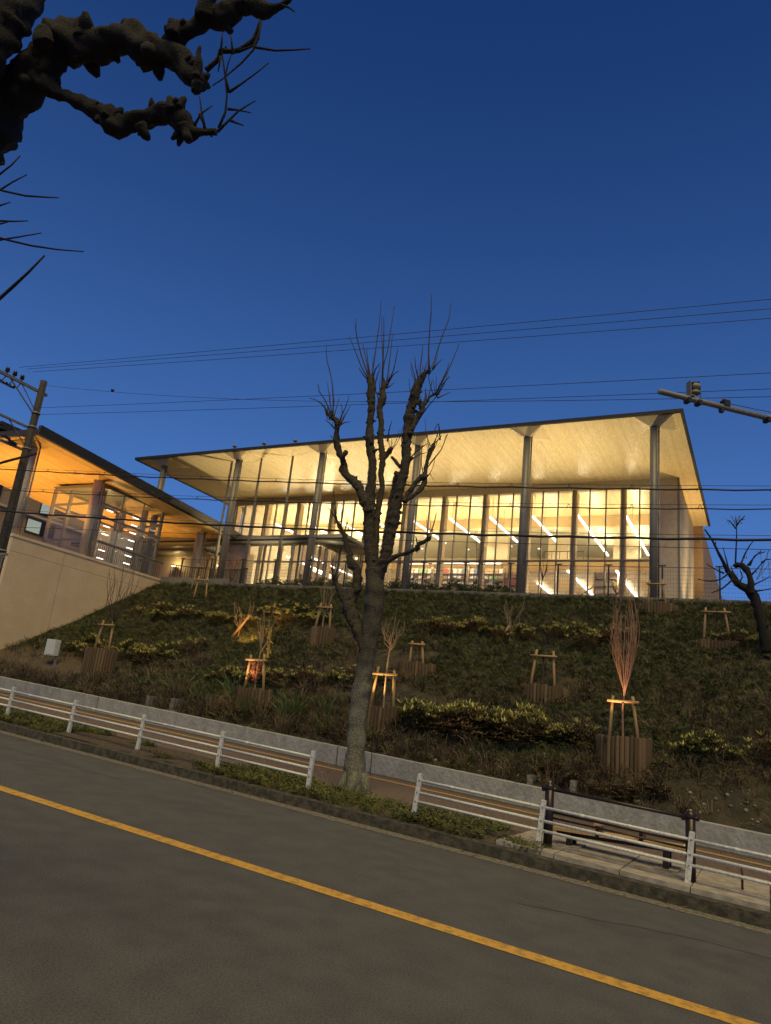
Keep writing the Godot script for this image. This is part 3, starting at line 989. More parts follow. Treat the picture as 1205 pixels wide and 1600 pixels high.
	for k in 2:
		s = mb()
		slab(s, lerpf(x0, x1, k / 2.0) + 0.02, lerpf(x0, x1, (k + 1) / 2.0) - 0.02, 6.1, ty, d0 - 0.072, d0 - 0.06)
		obj("glass_pane", s, M.glass, l)
	s = mb()
	slab(s, x0 - 0.1, x1 + 0.1, ty + 0.05, ty + 0.12, d0 - 0.1, d1 + 0.1)
	obj("top_plate", s, M.mullion, l)
	s = mb()
	slab(s, -32.3, -30.6, 6.2, 8.4, 27.2, 28.9)
	obj("car", s, M.wall_panel, l)
	s = mb()
	slab(s, -32.4, -32.2, 6.1, ty, 29.1, 29.4)
	slab(s, -30.7, -30.5, 6.1, ty, 29.1, 29.4)
	obj("guide_rail", s, M.steel, l)
	for k in 7:
		s = mb()
		slab(s, x1 - 0.42, x1 - 0.36, 6.6 + 0.42 * k, 6.63 + 0.42 * k, 26.1, 26.5)
		slab(s, x1 - 0.42, x1 - 0.36, 6.75 + 0.42 * k, 6.78 + 0.42 * k, 27.9, 28.3)
		obj("lit_strip", s, M.led, l)
	var o := OmniLight3D.new()
	o.name = "lift_light"
	o.light_energy = 0.5
	o.light_color = Color(1.0, 0.85, 0.55)
	o.light_size = 0.2
	o.omni_range = 30.0
	o.omni_attenuation = 2.0
	o.shadow_enabled = true
	l.add_child(o)
	o.position = V(-31.0, 9.3, 26.6)
	# canopy uplights and wall lamps
	for q in [[-30.2, 22.6], [-33.8, 22.6], [-36.6, 23.4], [-33.5, 30.8], [-36.8, 28.6]]:
		uplight(V(q[0], 6.2, q[1]), Vector3(0.06, 1.0, -0.05), 62.0, 6.2, Color(1.0, 0.74, 0.38), "round ground uplight on the plaza beneath the orange canopy", "uplights below the canopy")
	for q in [[-35.0, "wall lamp on the beige entrance wall above the door"], [-31.2, "wall lamp on the beige entrance wall beside the round canopy column"]]:
		var wl := thing("wall_lamp", q[1], "wall lamp")
		s = mb()
		slab(s, q[0] - 0.12, q[0] + 0.12, 8.55, 8.68, 36.78, 37.2)
		obj("bracket", s, M.steel, wl)
		s = mb()
		slab(s, q[0] - 0.11, q[0] + 0.11, 8.69, 8.72, 36.79, 36.88)
		obj("lamp_glass", s, M.led, wl)
		var p := OmniLight3D.new()
		p.name = "wall_light"
		p.light_energy = 0.22
		p.light_color = Color(1.0, 0.85, 0.55)
		p.light_size = 0.06
		p.omni_range = 20.0
		p.omni_attenuation = 2.0
		p.shadow_enabled = true
		wl.add_child(p)
		p.position = V(q[0], 8.8, 36.7)
	# baluster railing at the wall's end
	var r := thing("baluster_railing", "upright-bar steel railing on the plaza edge beside the tan wall", "railing")
	var bar := BoxMesh.new()
	bar.size = Vector3(0.025, 1.05, 0.025)
	for k in 44:
		piece("bar", k, bar, M.fence, r, Transform3D(Basis(), V(-29.0 + k * 0.12, 6.72 - k * 0.004, 30.35 + 0.9 * sin(k * 0.07))))
	s = mb()
	for k in 43:
		beam(s, V(-29.0 + k * 0.12, 7.25 - k * 0.004, 30.35 + 0.9 * sin(k * 0.07)), V(-28.88 + k * 0.12, 7.246 - k * 0.004, 30.35 + 0.9 * sin((k + 1) * 0.07)), 0.05, 0.04)
	obj("top_rail", s, M.fence, r)
	s = mb()
	for k in 34: rod(s, V(-28.8, 6.28, 25.0 + k * 0.13), V(-28.8, 7.1, 25.0 + k * 0.13), 0.011, 5)
	beam(s, V(-28.8, 7.1, 24.9), V(-28.8, 7.1, 29.5), 0.04, 0.04)
	obj("wall_rail", s, M.fence, r).set_meta("kind", "stuff")
	# mesh fence along the crest
	var mf := thing("mesh_fence", "dark wire mesh fence along the crest of the bank in front of the glass hall", "fence")
	var x := -27.75
	var nf := 0
	while x < 14.0:
		var y := top_y(x)
		s = mb()
		slab(s, x - 0.03, x + 0.03, y - 0.3, y + 1.42, 29.78, 29.84)
		slab(s, x - 0.14, x + 0.14, y + 1.42, y + 1.455, 29.77, 29.85)
		piece("post", nf, finish(s), M.fence, mf)
		s = mb()
		var y2 := top_y(x + 2.03)
		for j in 9:
			beam(s, V(x, y + 0.12 + 0.155 * j, 29.75), V(x + 2.03, y2 + 0.12 + 0.155 * j, 29.75), 0.006, 0.006 if j % 8 else 0.03)
		for j in 20:
			var u := x + j * 0.1015
			beam(s, V(u, top_y(u) + 0.1, 29.745), V(u, top_y(u) + 1.38, 29.745), 0.005, 0.005, Vector3.RIGHT)
		piece("mesh_panel", nf, finish(s), M.fence_wire, mf).set_meta("kind", "stuff")
		x += 2.03
		nf += 1
	# flagpoles
	for k in 3:
		var fx: float = [-26.55, -24.5, -22.42][k]
		var fp := thing("flagpole", "slim bare steel flagpole on the terrace, %s of three" % ["nearest the orange canopy", "middle one", "nearest the bare street tree"][k], "flagpole", "flagpoles before the hall")
		s = mb(false)
		rod(s, V(fx, 5.8, 31.0), V(fx, 14.25, 31.0), 0.085, 10, 0.055)
		obj("pole", s, M.galv, fp)
		s = mb(false)
		lathe(s, V(fx, 14.25, 31.0), [[0.05, 0.0], [0.1, 0.03], [0.12, 0.09], [0.08, 0.16], [0.0, 0.19]], 10)
		obj("finial", s, M.galv, fp)
		s = mb()
		rod(s, V(fx + 0.09, 6.8, 30.97), V(fx + 0.06, 14.2, 30.97), 0.006, 4)
		obj("halyard", s, M.fence_wire, fp)

func finish(s: SurfaceTool) -> ArrayMesh:
	s.generate_normals()
	return s.commit()

# ---------- street furniture ----------
func street() -> void:
	# white guard fences
	var d := 11.12
	var runs := [[[-20.15, -18.24, -16.32, -14.45, -12.52, -10.62, -8.70, -6.78], 0.05, "white three-rail guard fence ending beside the bare street tree, uphill run"], [[-4.85, -2.92, -0.97, 0.96, 2.9], 0.1, "white three-rail guard fence in front of the dark handrail and bench, downhill run"]]
	for run in runs:
		var f := thing("guard_fence", run[2], "guard fence", "white guard fences along the kerb")
		var xs: Array = run[0]
		var lean: float = run[1]
		for x in xs:
			var s := mb()
			var y := -1.64 + fall(x)
			var b := Basis(Vector3(0, 0, 1), -lean)
			box(s, V(x, y - 0.05, d) + b * Vector3(0, 0.32, 0), Vector3(0.07, 0.78, 0.05), b)
			box(s, V(x, y - 0.05, d) + b * Vector3(0, 0.715, 0), Vector3(0.062, 0.012, 0.042), b)
			var gp := obj("post", s, M.white_paint, f)
			s = mb()
			box(s, V(x, y - 0.03, d) + b * Vector3(0, 0.045, 0), Vector3(0.084, 0.05, 0.064), b)
			obj("base_sleeve", s, M.rust, gp)
			for h in [0.57, 0.39, 0.26]:
				s = mb()
				rod(s, V(x, y - 0.05, d) + b * Vector3(0, h + 0.05, 0.022), V(x, y - 0.05, d) + b * Vector3(0, h + 0.05, 0.034), 0.011, 6)
				obj("bolt", s, M.galv, gp)
		for i in xs.size() - 1:
			for h in [0.57, 0.39, 0.26]:
				var a: float = xs[i] + lean * h + 0.02
				var e: float = xs[i + 1] + lean * h - 0.02
				var s := mb(false)
				rod(s, V(a, -1.64 + fall(a) + h, d + 0.01), V(e, -1.64 + fall(e) + h, d + 0.01), 0.0215, 10)
				obj("rail", s, M.white_paint, f)
				if h > 0.5:
					s = mb(false)
					rod(s, V(lerpf(a, e, 0.25), -1.64 + fall(lerpf(a, e, 0.25)) + h, d + 0.01), V(lerpf(a, e, 0.29), -1.64 + fall(lerpf(a, e, 0.29)) + h, d + 0.01), 0.0245, 10)
					obj("sleeve", s, M.white_paint, f)
	# paved pad under the bench
	var px := [-3.42, -2.6, -1.75, -0.9, -0.02, 0.9, 1.8]
	for i in px.size() - 1:
		for j in 3:
			var s := mb()
			var a: float = px[i] + 0.008
			var b: float = px[i + 1] - 0.008
			var d0: float = [10.78, 11.5, 12.3][j]
			var d1: float = [11.49, 12.29, 13.1][j]
			if i == 5 and j == 0: continue
			var up := 0.006 * sin(i * 3.0 + j * 5.0)
			hexa(s, [V(a, -1.8 + fall(a), d0), V(b, -1.8 + fall(b), d0), V(b, -1.8 + fall(b), d1), V(a, -1.8 + fall(a), d1), V(a, -1.588 + up + fall(a), d0), V(b, -1.588 + up + fall(b), d0), V(b, -1.588 + up + fall(b), d1), V(a, -1.588 + up + fall(a), d1)])
			pad_piece(s)
	# dark rest rail
	var r := thing("rest_rail", "dark brown steel rest rail with two brass-capped posts behind the white fence", "handrail")
	var ends := [-2.82, -0.935]
	for x in ends:
		var y := -1.62 + fall(x)
		var s := mb(false)
		rod(s, V(x, y - 0.1, 11.3), V(x, y + 0.86, 11.3), 0.064, 14)
		var p := obj("post", s, M.brown_steel, r)
		s = mb(false)
		lathe(s, V(x, y + 0.86, 11.3), [[0.072, -0.06], [0.076, -0.01], [0.068, 0.0], [0.052, 0.02], [0.04, 0.034], [0.0, 0.04]], 14)
		obj("cap", s, M.brown_steel, p)
		s = mb(false)
		lathe(s, V(x, y + 0.9, 11.3), [[0.03, -0.006], [0.024, 0.006], [0.0, 0.01]], 12)
		obj("cap_disc", s, M.brass, p)
		s = mb(false)
		rod(s, V(x - 0.11, y + 0.8 - 0.007, 11.3), V(x + 0.11, y + 0.8 + 0.007, 11.3), 0.035, 10)
		obj("collar", s, M.brown_steel, p)
	for q in [[0.8, 0.024], [0.5, 0.02], [0.42, 0.014]]:
		var s := mb(false)
		rod(s, V(ends[0], -1.62 + fall(ends[0]) + q[0], 11.3), V(ends[1], -1.62 + fall(ends[1]) + q[0], 11.3), q[1], 10)
		obj("rail", s, M.brown_steel, r)
	# bench
	var bench := thing("bench", "low tan timber bench on dark legs behind the brown rest rail", "bench")
	var by := -1.175
	for j in 3:
		for q in [[-2.86, -2.25], [-2.19, -1.65], [-1.59, -0.95]]:
			var s := mb()
			slab(s, q[0], q[1], by - 0.045, by, 11.72 + 0.13 * j, 11.84 + 0.13 * j)
			obj("plank", s, M.bench_wood, bench)
	for x in [-2.62, -1.29]:
		for dd in [11.76, 12.06]:
			var s := mb()
			slab(s, x - 0.04, x + 0.04, -1.62 + fall(x), by - 0.05, dd - 0.03, dd + 0.03)
			obj("leg", s, M.brown_steel, bench)
		var s2 := mb()
		slab(s2, x - 0.16, x + 0.16, -1.66 + fall(x), -1.572 + fall(x), 11.66, 12.16)
		obj("foot_plate", s2, M.pad, bench)
	var sx := mb()
	slab(sx, -2.82, -1.0, by - 0.1, by - 0.047, 11.8, 11.86)
	obj("bearer", sx, M.brown_steel, bench)
	for x in [-2.22, -1.62]:
		var s := mb()
		slab(s, x - 0.025, x + 0.025, by - 0.05, by + 0.1, 11.74, 12.06)
		var a := obj("arm_divider", s, M.brown_steel, bench)
		s = mb()
		slab(s, x - 0.05, x + 0.05, by + 0.1, by + 0.135, 11.73, 12.0)
		obj("arm_cap", s, M.bench_wood, a)
	# short marker post beside the pad
	var mp := thing("marker_post", "short thin dark marker post at the end of the paved pad", "post")
	var s3 := mb(false)
	rod(s3, V(-0.34, -1.64, 11.6), V(-0.34, -1.28, 11.6), 0.015, 8)
	obj("rod", s3, M.brown_steel, mp)
	# electrical box on the bank
	var bx := thing("meter_box", "pale grey metal cabinet on a post low on the bank by the tan wall", "cabinet")
	var at := V(-24.75, bank_y(-24.75, 20.5), 20.5)
	var s4 := mb()
	box(s4, at + Vector3(0.15, 0.5, 0), Vector3(0.07, 1.2, 0.07))
	obj("post", s4, M.galv, bx)
	s4 = mb()
	box(s4, at + Vector3(-0.05, 0.85, 0.1), Vector3(0.52, 0.62, 0.24))
	var cab := obj("case", s4, M.white_paint, bx)
	s4 = mb()
	box(s4, at + Vector3(-0.08, 0.85, 0.225), Vector3(0.4, 0.56, 0.012))
	obj("lid", s4, M.white_paint, cab)
	s4 = mb()
	box(s4, at + Vector3(0, -0.06, 0.05), Vector3(0.7, 0.3, 0.4))
	obj("footing", s4, M.old_concrete, bx)
	# sensor arm
	var A := V(-1.062, 4.383, 9.0)
	var dirn := Vector3(1.091, 0, -1).normalized()
	var B := A + dirn * 5.4
	var arm := thing("sensor_arm", "grey steel pole arm reaching out over the road with a beige sensor on top", "street pole")
	var s5 := mb(false)
	rod(s5, A, A + dirn * 1.66, 0.036, 14)
	rod(s5, A + dirn * 1.64, B, 0.042, 14)
	obj("arm_tube", s5, M.galv, arm)
	s5 = mb(false)
	rod(s5, V(B.x, -1.8, -B.z), B + Vector3(0, 0.9, 0), 0.11, 16, 0.07)
	obj("mast", s5, M.galv, arm)
	for q in [0.42, 0.58, 1.64]:
		s5 = mb()
		box(s5, A + dirn * q + Vector3(0, -0.03, 0), Vector3(0.05, 0.06, 0.1), Basis(dirn, Vector3.UP, dirn.cross(Vector3.UP)))
		obj("clamp", s5, M.black, arm)
	var sb := Basis(dirn, Vector3.UP, dirn.cross(Vector3.UP))
	var so := A + dirn * 0.46
	var dev := thing("traffic_sensor", "beige bell-shaped traffic sensor with a black cap clamped on the steel arm", "sensor")
	s5 = mb()
	box(s5, so + Vector3(0, 0.13, 0) - dirn * 0.02, Vector3(0.012, 0.22, 0.085), sb)
	box(s5, so + Vector3(0, 0.04, 0) + dirn * 0.01, Vector3(0.07, 0.012, 0.09), sb)
	obj("bracket", s5, M.galv, dev)
	s5 = mb(false)
	lathe(s5, so + dirn * 0.072 + Vector3(0, 0.085, 0), [[0.0, 0.012], [0.06, 0.0], [0.066, 0.03], [0.042, 0.05], [0.042, 0.062], [0.072, 0.074], [0.072, 0.12], [0.058, 0.134], [0.0, 0.138]], 18)
	obj("housing", s5, M.beige_metal, dev)
	s5 = mb()
	box(s5, so + dirn * 0.05 + Vector3(0, 0.228, 0), Vector3(0.12, 0.014, 0.1), sb * Basis(Vector3(0, 0, 1), 0.3))
	obj("cap", s5, M.black, dev)
	s5 = mb(false)
	var cb := []
	for i in 9:
		var t := i / 8.0
		var p: Vector3 = so + dirn * (0.14 + 0.05 * sin(t * 2.6) - 0.06 * t) + Vector3(0, 0.17 - 0.19 * t, 0.03)
		cb.append(Vector4(p.x, p.y, p.z, 0.005))
	tube(s5, cb, 6)
	obj("cable", s5, M.cable, dev)
	var jb := thing("junction_clamp", "black cable clamp block halfway along the steel arm", "cable clamp")
	s5 = mb()
	box(s5, A + dirn * 0.99 + Vector3(0, 0.055, 0), Vector3(0.09, 0.08, 0.09), sb)
	obj("block", s5, M.black, jb)
	for i in 5:
		s5 = mb(false)
		rod(s5, A + dirn * (0.955 + 0.018 * i) + Vector3(0, 0.06, -0.06), A + dirn * (0.955 + 0.018 * i) + Vector3(0, 0.10, 0.05), 0.007, 6)
		obj("bolt", s5, M.galv, jb)
	s5 = mb()
	box(s5, A + dirn * 0.93 + Vector3(0, -0.055, 0), Vector3(0.05, 0.05, 0.05), sb)
	obj("hook", s5, M.black, jb)
	wire("sensor cable leading off from the clamp on the steel arm", A + dirn * 1.0 + Vector3(0, 0.07, 0), A + dirn * 5.2 + Vector3(0, 0.5, -0.4), 0.0045, 0.03)

var pad_count := 0
var pad_root: Node3D
func pad_piece(s: SurfaceTool) -> void:
	if pad_root == null:
		pad_root = Node3D.new()
		pad_root.name = "paved_pad"
		pad_root.set_meta("kind", "structure")
		add_child(pad_root, true)
	piece("paving_slab", pad_count, finish(s), M.pad, pad_root)
	pad_count += 1

func wire(label: String, a: Vector3, b: Vector3, r: float, sag: float, group := "overhead wires") -> Node3D:
	var o := thing("overhead_wire", label, "wire", group)
	var pts := []
	for i in 33:
		var t := i / 32.0
		var p := a.lerp(b, t) - Vector3(0, 4.0 * sag * t * (1.0 - t), 0)
		pts.append(Vector4(p.x, p.y, p.z, r))
	var s := mb(false)
	tube(s, pts, 5)
	obj("line", s, M.cable, o)
	return o

func poles_and_wires() -> void:
	var p := thing("utility_pole", "dark concrete utility pole with crossarms and insulators beside the orange canopy", "utility pole")
	var x := -19.42
	var d := 13.5
	var s := mb(false)
	rod(s, V(x, -0.6, d), V(x, 9.0, d), 0.165, 16, 0.098)
	obj("shaft", s, M.pole, p)
	s = mb()
	slab(s, x - 0.14, x - 0.06, 8.62, 8.7, 11.4, 13.78)
	var arm := obj("crossarm", s, M.galv, p)
	for q in [11.9, 12.35, 12.6, 12.85]:
		s = mb(false)
		lathe(s, V(x - 0.1, 8.7, q), [[0.02, 0.0], [0.025, 0.06], [0.075, 0.07], [0.05, 0.12], [0.065, 0.13], [0.045, 0.2], [0.0, 0.21]], 10)
		obj("insulator", s, M.insulator, arm)
		s = mb(false)
		rod(s, V(x - 0.1, 8.62, q), V(x - 0.1, 8.42, q - 0.1), 0.014, 6)
		rod(s, V(x - 0.3, 8.5, q - 0.05), V(x - 0.62, 8.62, q - 0.05), 0.05, 8)
		obj("strain_insulator", s, M.insulator, arm)
	s = mb()
	beam(s, V(x - 0.1, 8.62, 12.5), V(x - 0.1, 7.95, 13.45), 0.03, 0.03)
	obj("brace", s, M.galv, p)
	s = mb()
	beam(s, V(x - 0.1, 8.62, 12.9), V(x - 0.1, 8.1, 13.45), 0.02, 0.02)
	obj("brace", s, M.galv, p)
	s = mb()
	slab(s, x - 0.13, x - 0.06, 7.42, 7.48, 11.2, 13.5)
	obj("crossarm", s, M.galv, p)
	s = mb()
	beam(s, V(x - 0.1, 7.42, 12.8), V(x - 0.1, 6.9, 13.45), 0.025, 0.025)
	obj("brace", s, M.galv, p)
	for q in [[7.15, 12.6], [6.85, 12.9], [6.78, 13.15]]:
		s = mb(false)
		rod(s, V(x - 0.02, q[0], q[1]), V(x - 0.02, q[0] + 0.03, q[1] - 0.26), 0.045, 8)
		obj("fuse", s, M.insulator, p)
	s = mb()
	slab(s, x - 0.12, x - 0.06, 6.7, 6.77, 11.4, 13.5)
	obj("crossarm", s, M.galv, p)
	s = mb()
	beam(s, V(x - 1.9, 6.15, 13.3), V(x + 0.75, 6.5, 13.3), 0.05, 0.06)
	obj("cable_tray", s, M.pole, p)
	for y in [7.9, 7.45, 6.75, 3.62, 3.42, 2.4]:
		s = mb(false)
		rod(s, V(x, y, d), V(x, y + 0.05, d), 0.155 if y < 6.0 else 0.128, 14)
		obj("band", s, M.galv, p)
	for k in 14:
		s = mb(false)
		var y := 0.9 + k * 0.45
		rod(s, V(x + (0.13 if k % 2 else -0.13), y, d), V(x + (0.29 if k % 2 else -0.29), y + 0.01, d), 0.011, 6)
		obj("step_bolt", s, M.galv, p)
	s = mb()
	slab(s, x - 0.55, x + 0.55, 3.45, 3.52, 13.28, 13.36)
	obj("cable_arm", s, M.galv, p)
	s = mb(false)
	rod(s, V(x + 0.2, -0.5, d - 0.05), V(x + 0.17, 3.4, d - 0.05), 0.04, 8)
	obj("conduit", s, M.galv, p)
	var drop := SLOPE + 0.0025
	# power lines: y at the pole, y at the frame's far side (both in metres at their own distance)
	var hv := [[12.6, 9.013, 7.716, "topmost"], [12.85, 9.086, 7.679, "second from the top"], [13.05, 9.090, 7.607, "third from the top"]]
	for q in hv: line_between(q, 0.006, 0.06, "thin power line above the hall roof, %s from the upper crossarm" % q[3])
	var lv := [[13.4, 8.058, 6.737, "upper"], [13.45, 7.863, 6.450, "lower"]]
	for q in lv: line_between(q, 0.006, 0.08, "low-voltage line crossing just above the hall roof, %s of the pair" % q[3])
	wire("thin service wire slanting down from the pole top to join the low-voltage pair", V(x, 8.85, 13.45), V(-8.16, 7.08, 13.50), 0.005, 0.12)
	wire("low-voltage line running on from the slanting service wire", V(-8.16, 7.08, 13.50), V(2.94, 6.04, 13.50), 0.006, 0.05)
	var kn := mb(false)
	lathe(kn, V(-16.30, 8.31, 13.47), [[0.0, -0.05], [0.045, -0.03], [0.045, 0.03], [0.0, 0.05]], 8)
	mark(obj("wire_joint", kn, M.black), "small dark joint on the slanting service wire", "wire joint")
	# telephone cables, each with its carrier wire and rings
	var tel := [[13.3, 6.103, 4.455, 0.016, 0.13, "topmost"], [13.3, 5.467, 4.118, 0.012, 0.13, "middle"], [13.2, 4.791, 3.560, 0.026, 0.16, "thickest, lowest"]]
	for q in tel:
		var xa: float = -1.5 * q[0]
		var xb: float = 0.016 * q[0]
		var k: float = (q[2] - q[1]) / (xb - xa)
		var o := thing("telephone_cable", "black telephone cable with carrier wire across the hall's glass, %s of three" % q[5], "cable", "telephone cables across the hall")
		var sag: float = q[4]
		var a := []
		var c := []
		var h := mb(false)
		for i in 61:
			var t := i / 60.0
			var px := lerpf(xa - 6.0, xb + 8.0, t)
			var py: float = q[1] + k * (px - xa)
			var tt: float = (px - xa) / (xb - xa)
			py -= 4.0 * sag * tt * (1.0 - tt) if tt > 0.0 and tt < 1.0 else 0.0
			a.append(Vector4(px, py + 0.065, -q[0], 0.0045))
			c.append(Vector4(px, py - 0.018 * absf(sin(i * 1.57)), -q[0], q[3]))
			if i % 2 == 0 and q[3] < 0.02:
				rod(h, V(px, py + 0.075, q[0]), V(px - 0.045, py - 0.03, q[0]), 0.005, 4)
				rod(h, V(px, py + 0.075, q[0]), V(px + 0.045, py - 0.03, q[0]), 0.005, 4)
		s = mb(false)
		tube(s, a, 5)
		obj("carrier_wire", s, M.cable, o)
		s = mb(false)
		tube(s, c, 6)
		obj("cable", s, M.cable, o)
		if q[3] < 0.02: obj("hangers", h, M.cable, o).set_meta("kind", "stuff")
	line_between([13.2, 4.287, 3.473], 0.006, 0.1, "thin lowest wire just under the thick telephone cable")

func line_between(q: Array, r: float, sag: float, label: String) -> void:
	var xa: float = -19.4
	var xb: float = 0.024 * q[0]
	var k: float = (q[2] - q[1]) / (xb - xa)
	wire(label, V(xa, q[1], q[0]), V(xb + 10.0, q[2] + k * 10.0, q[0]), r, sag)

# ---------- planting ----------
func nth(i: int) -> String:
	return ["first", "second", "third", "fourth", "fifth", "sixth", "seventh", "eighth", "ninth", "tenth", "eleventh", "twelfth", "thirteenth", "fourteenth", "fifteenth", "sixteenth", "seventeenth", "eighteenth"][i]

func blade(s: SurfaceTool, a: Vector3, b: Vector3, w: float, bend: Vector3) -> void:
	var side := (b - a).cross(Vector3(0.3, 0.1, 1.0)).normalized() * w
	var m := a.lerp(b, 0.55) + bend
	quad(s, a - side, m - side * 0.8, m + side * 0.8, a + side)
	tri(s, m - side * 0.8, b, m + side * 0.8)

func tuft(n: int, h: float, spread: float, w: float) -> ArrayMesh:
	var s := mb()
	for i in n:
		var a := rng.randf() * TAU
		var o := Vector3(cos(a), 0, sin(a))
		var r := rng.randf()
		blade(s, o * r * spread * 0.4, o * spread * (0.4 + r) + Vector3(0, h * rng.randf_range(0.55, 1.1), 0), w, o * -spread * 0.12 + Vector3(0, h * 0.12, 0))
	return finish(s)

func leaf(s: SurfaceTool, at: Vector3, dir: Vector3, up: Vector3, l: float, w: float) -> void:
	var side := dir.cross(up).normalized() * w * 0.5
	var m := at + dir * l * 0.45 - up * l * 0.05
	quad(s, at, m - side, at + dir * l, m + side)

func clover(n: int, spread: float, h: float, l: float) -> ArrayMesh:
	var s := mb()
	for i in n:
		var a := rng.randf() * TAU
		var p := Vector3(cos(a), 0, sin(a)) * spread * sqrt(rng.randf()) + Vector3(0, h * rng.randf_range(0.3, 1.0), 0)
		var b := rng.randf() * TAU
		leaf(s, p, Vector3(cos(b), rng.randf_range(-0.2, 0.5), sin(b)).normalized(), Vector3.UP, l * rng.randf_range(0.7, 1.2), l * 0.75)
	return finish(s)

func scatter(called: String, mesh: Mesh, m: Material, spots: Array, cols: Array) -> void:
	var mm := MultiMesh.new()
	mm.transform_format = MultiMesh.TRANSFORM_3D
	mm.use_colors = true
	mm.mesh = mesh
	mm.instance_count = spots.size()
	for i in spots.size():
		mm.set_instance_transform(i, spots[i])
		mm.set_instance_color(i, cols[i])
	var o := MultiMeshInstance3D.new()
	o.name = numbered(called)
	o.multimesh = mm
	o.material_override = m
	o.set_meta("kind", "stuff")
	add_child(o, true)

func turned(at: Vector3, k: float, tilt := 0.15) -> Transform3D:
	return Transform3D(Basis.from_euler(Vector3(rng.randf_range(-tilt, tilt), rng.randf() * TAU, rng.randf_range(-tilt, tilt))).scaled(Vector3(k, k * rng.randf_range(0.75, 1.25), k)), at)

func shrub_mesh(n: int, r: float, h: float, tips: bool) -> ArrayMesh:
	var s := mb()
	for i in n:
		var a := rng.randf() * TAU
		var e := asin(rng.randf_range(0.02, 1.0)) if not tips else asin(rng.randf_range(0.45, 1.0))
		var o := Vector3(cos(a) * cos(e), sin(e), sin(a) * cos(e))
		var q := (rng.randf_range(0.55, 1.0) if not tips else rng.randf_range(0.92, 1.1)) * (1.0 + 0.25 * bumps.get_noise_3d(o.x * 60.0, o.y * 60.0 + r * 100.0, o.z * 60.0))
		var p := Vector3(o.x * r * q, o.y * h * q, o.z * r * q)
		var k := 6 if tips else 5
		for j in k:
			var b := TAU * j / k + rng.randf() * 0.6
			var dir := (Vector3(cos(b), 0.75 if tips else 0.2, sin(b)) + o * 0.5).normalized()
			leaf(s, p, dir, Vector3.UP, rng.randf_range(0.12, 0.19) if tips else rng.randf_range(0.08, 0.13), 0.05 if tips else 0.042)
	return finish(s)

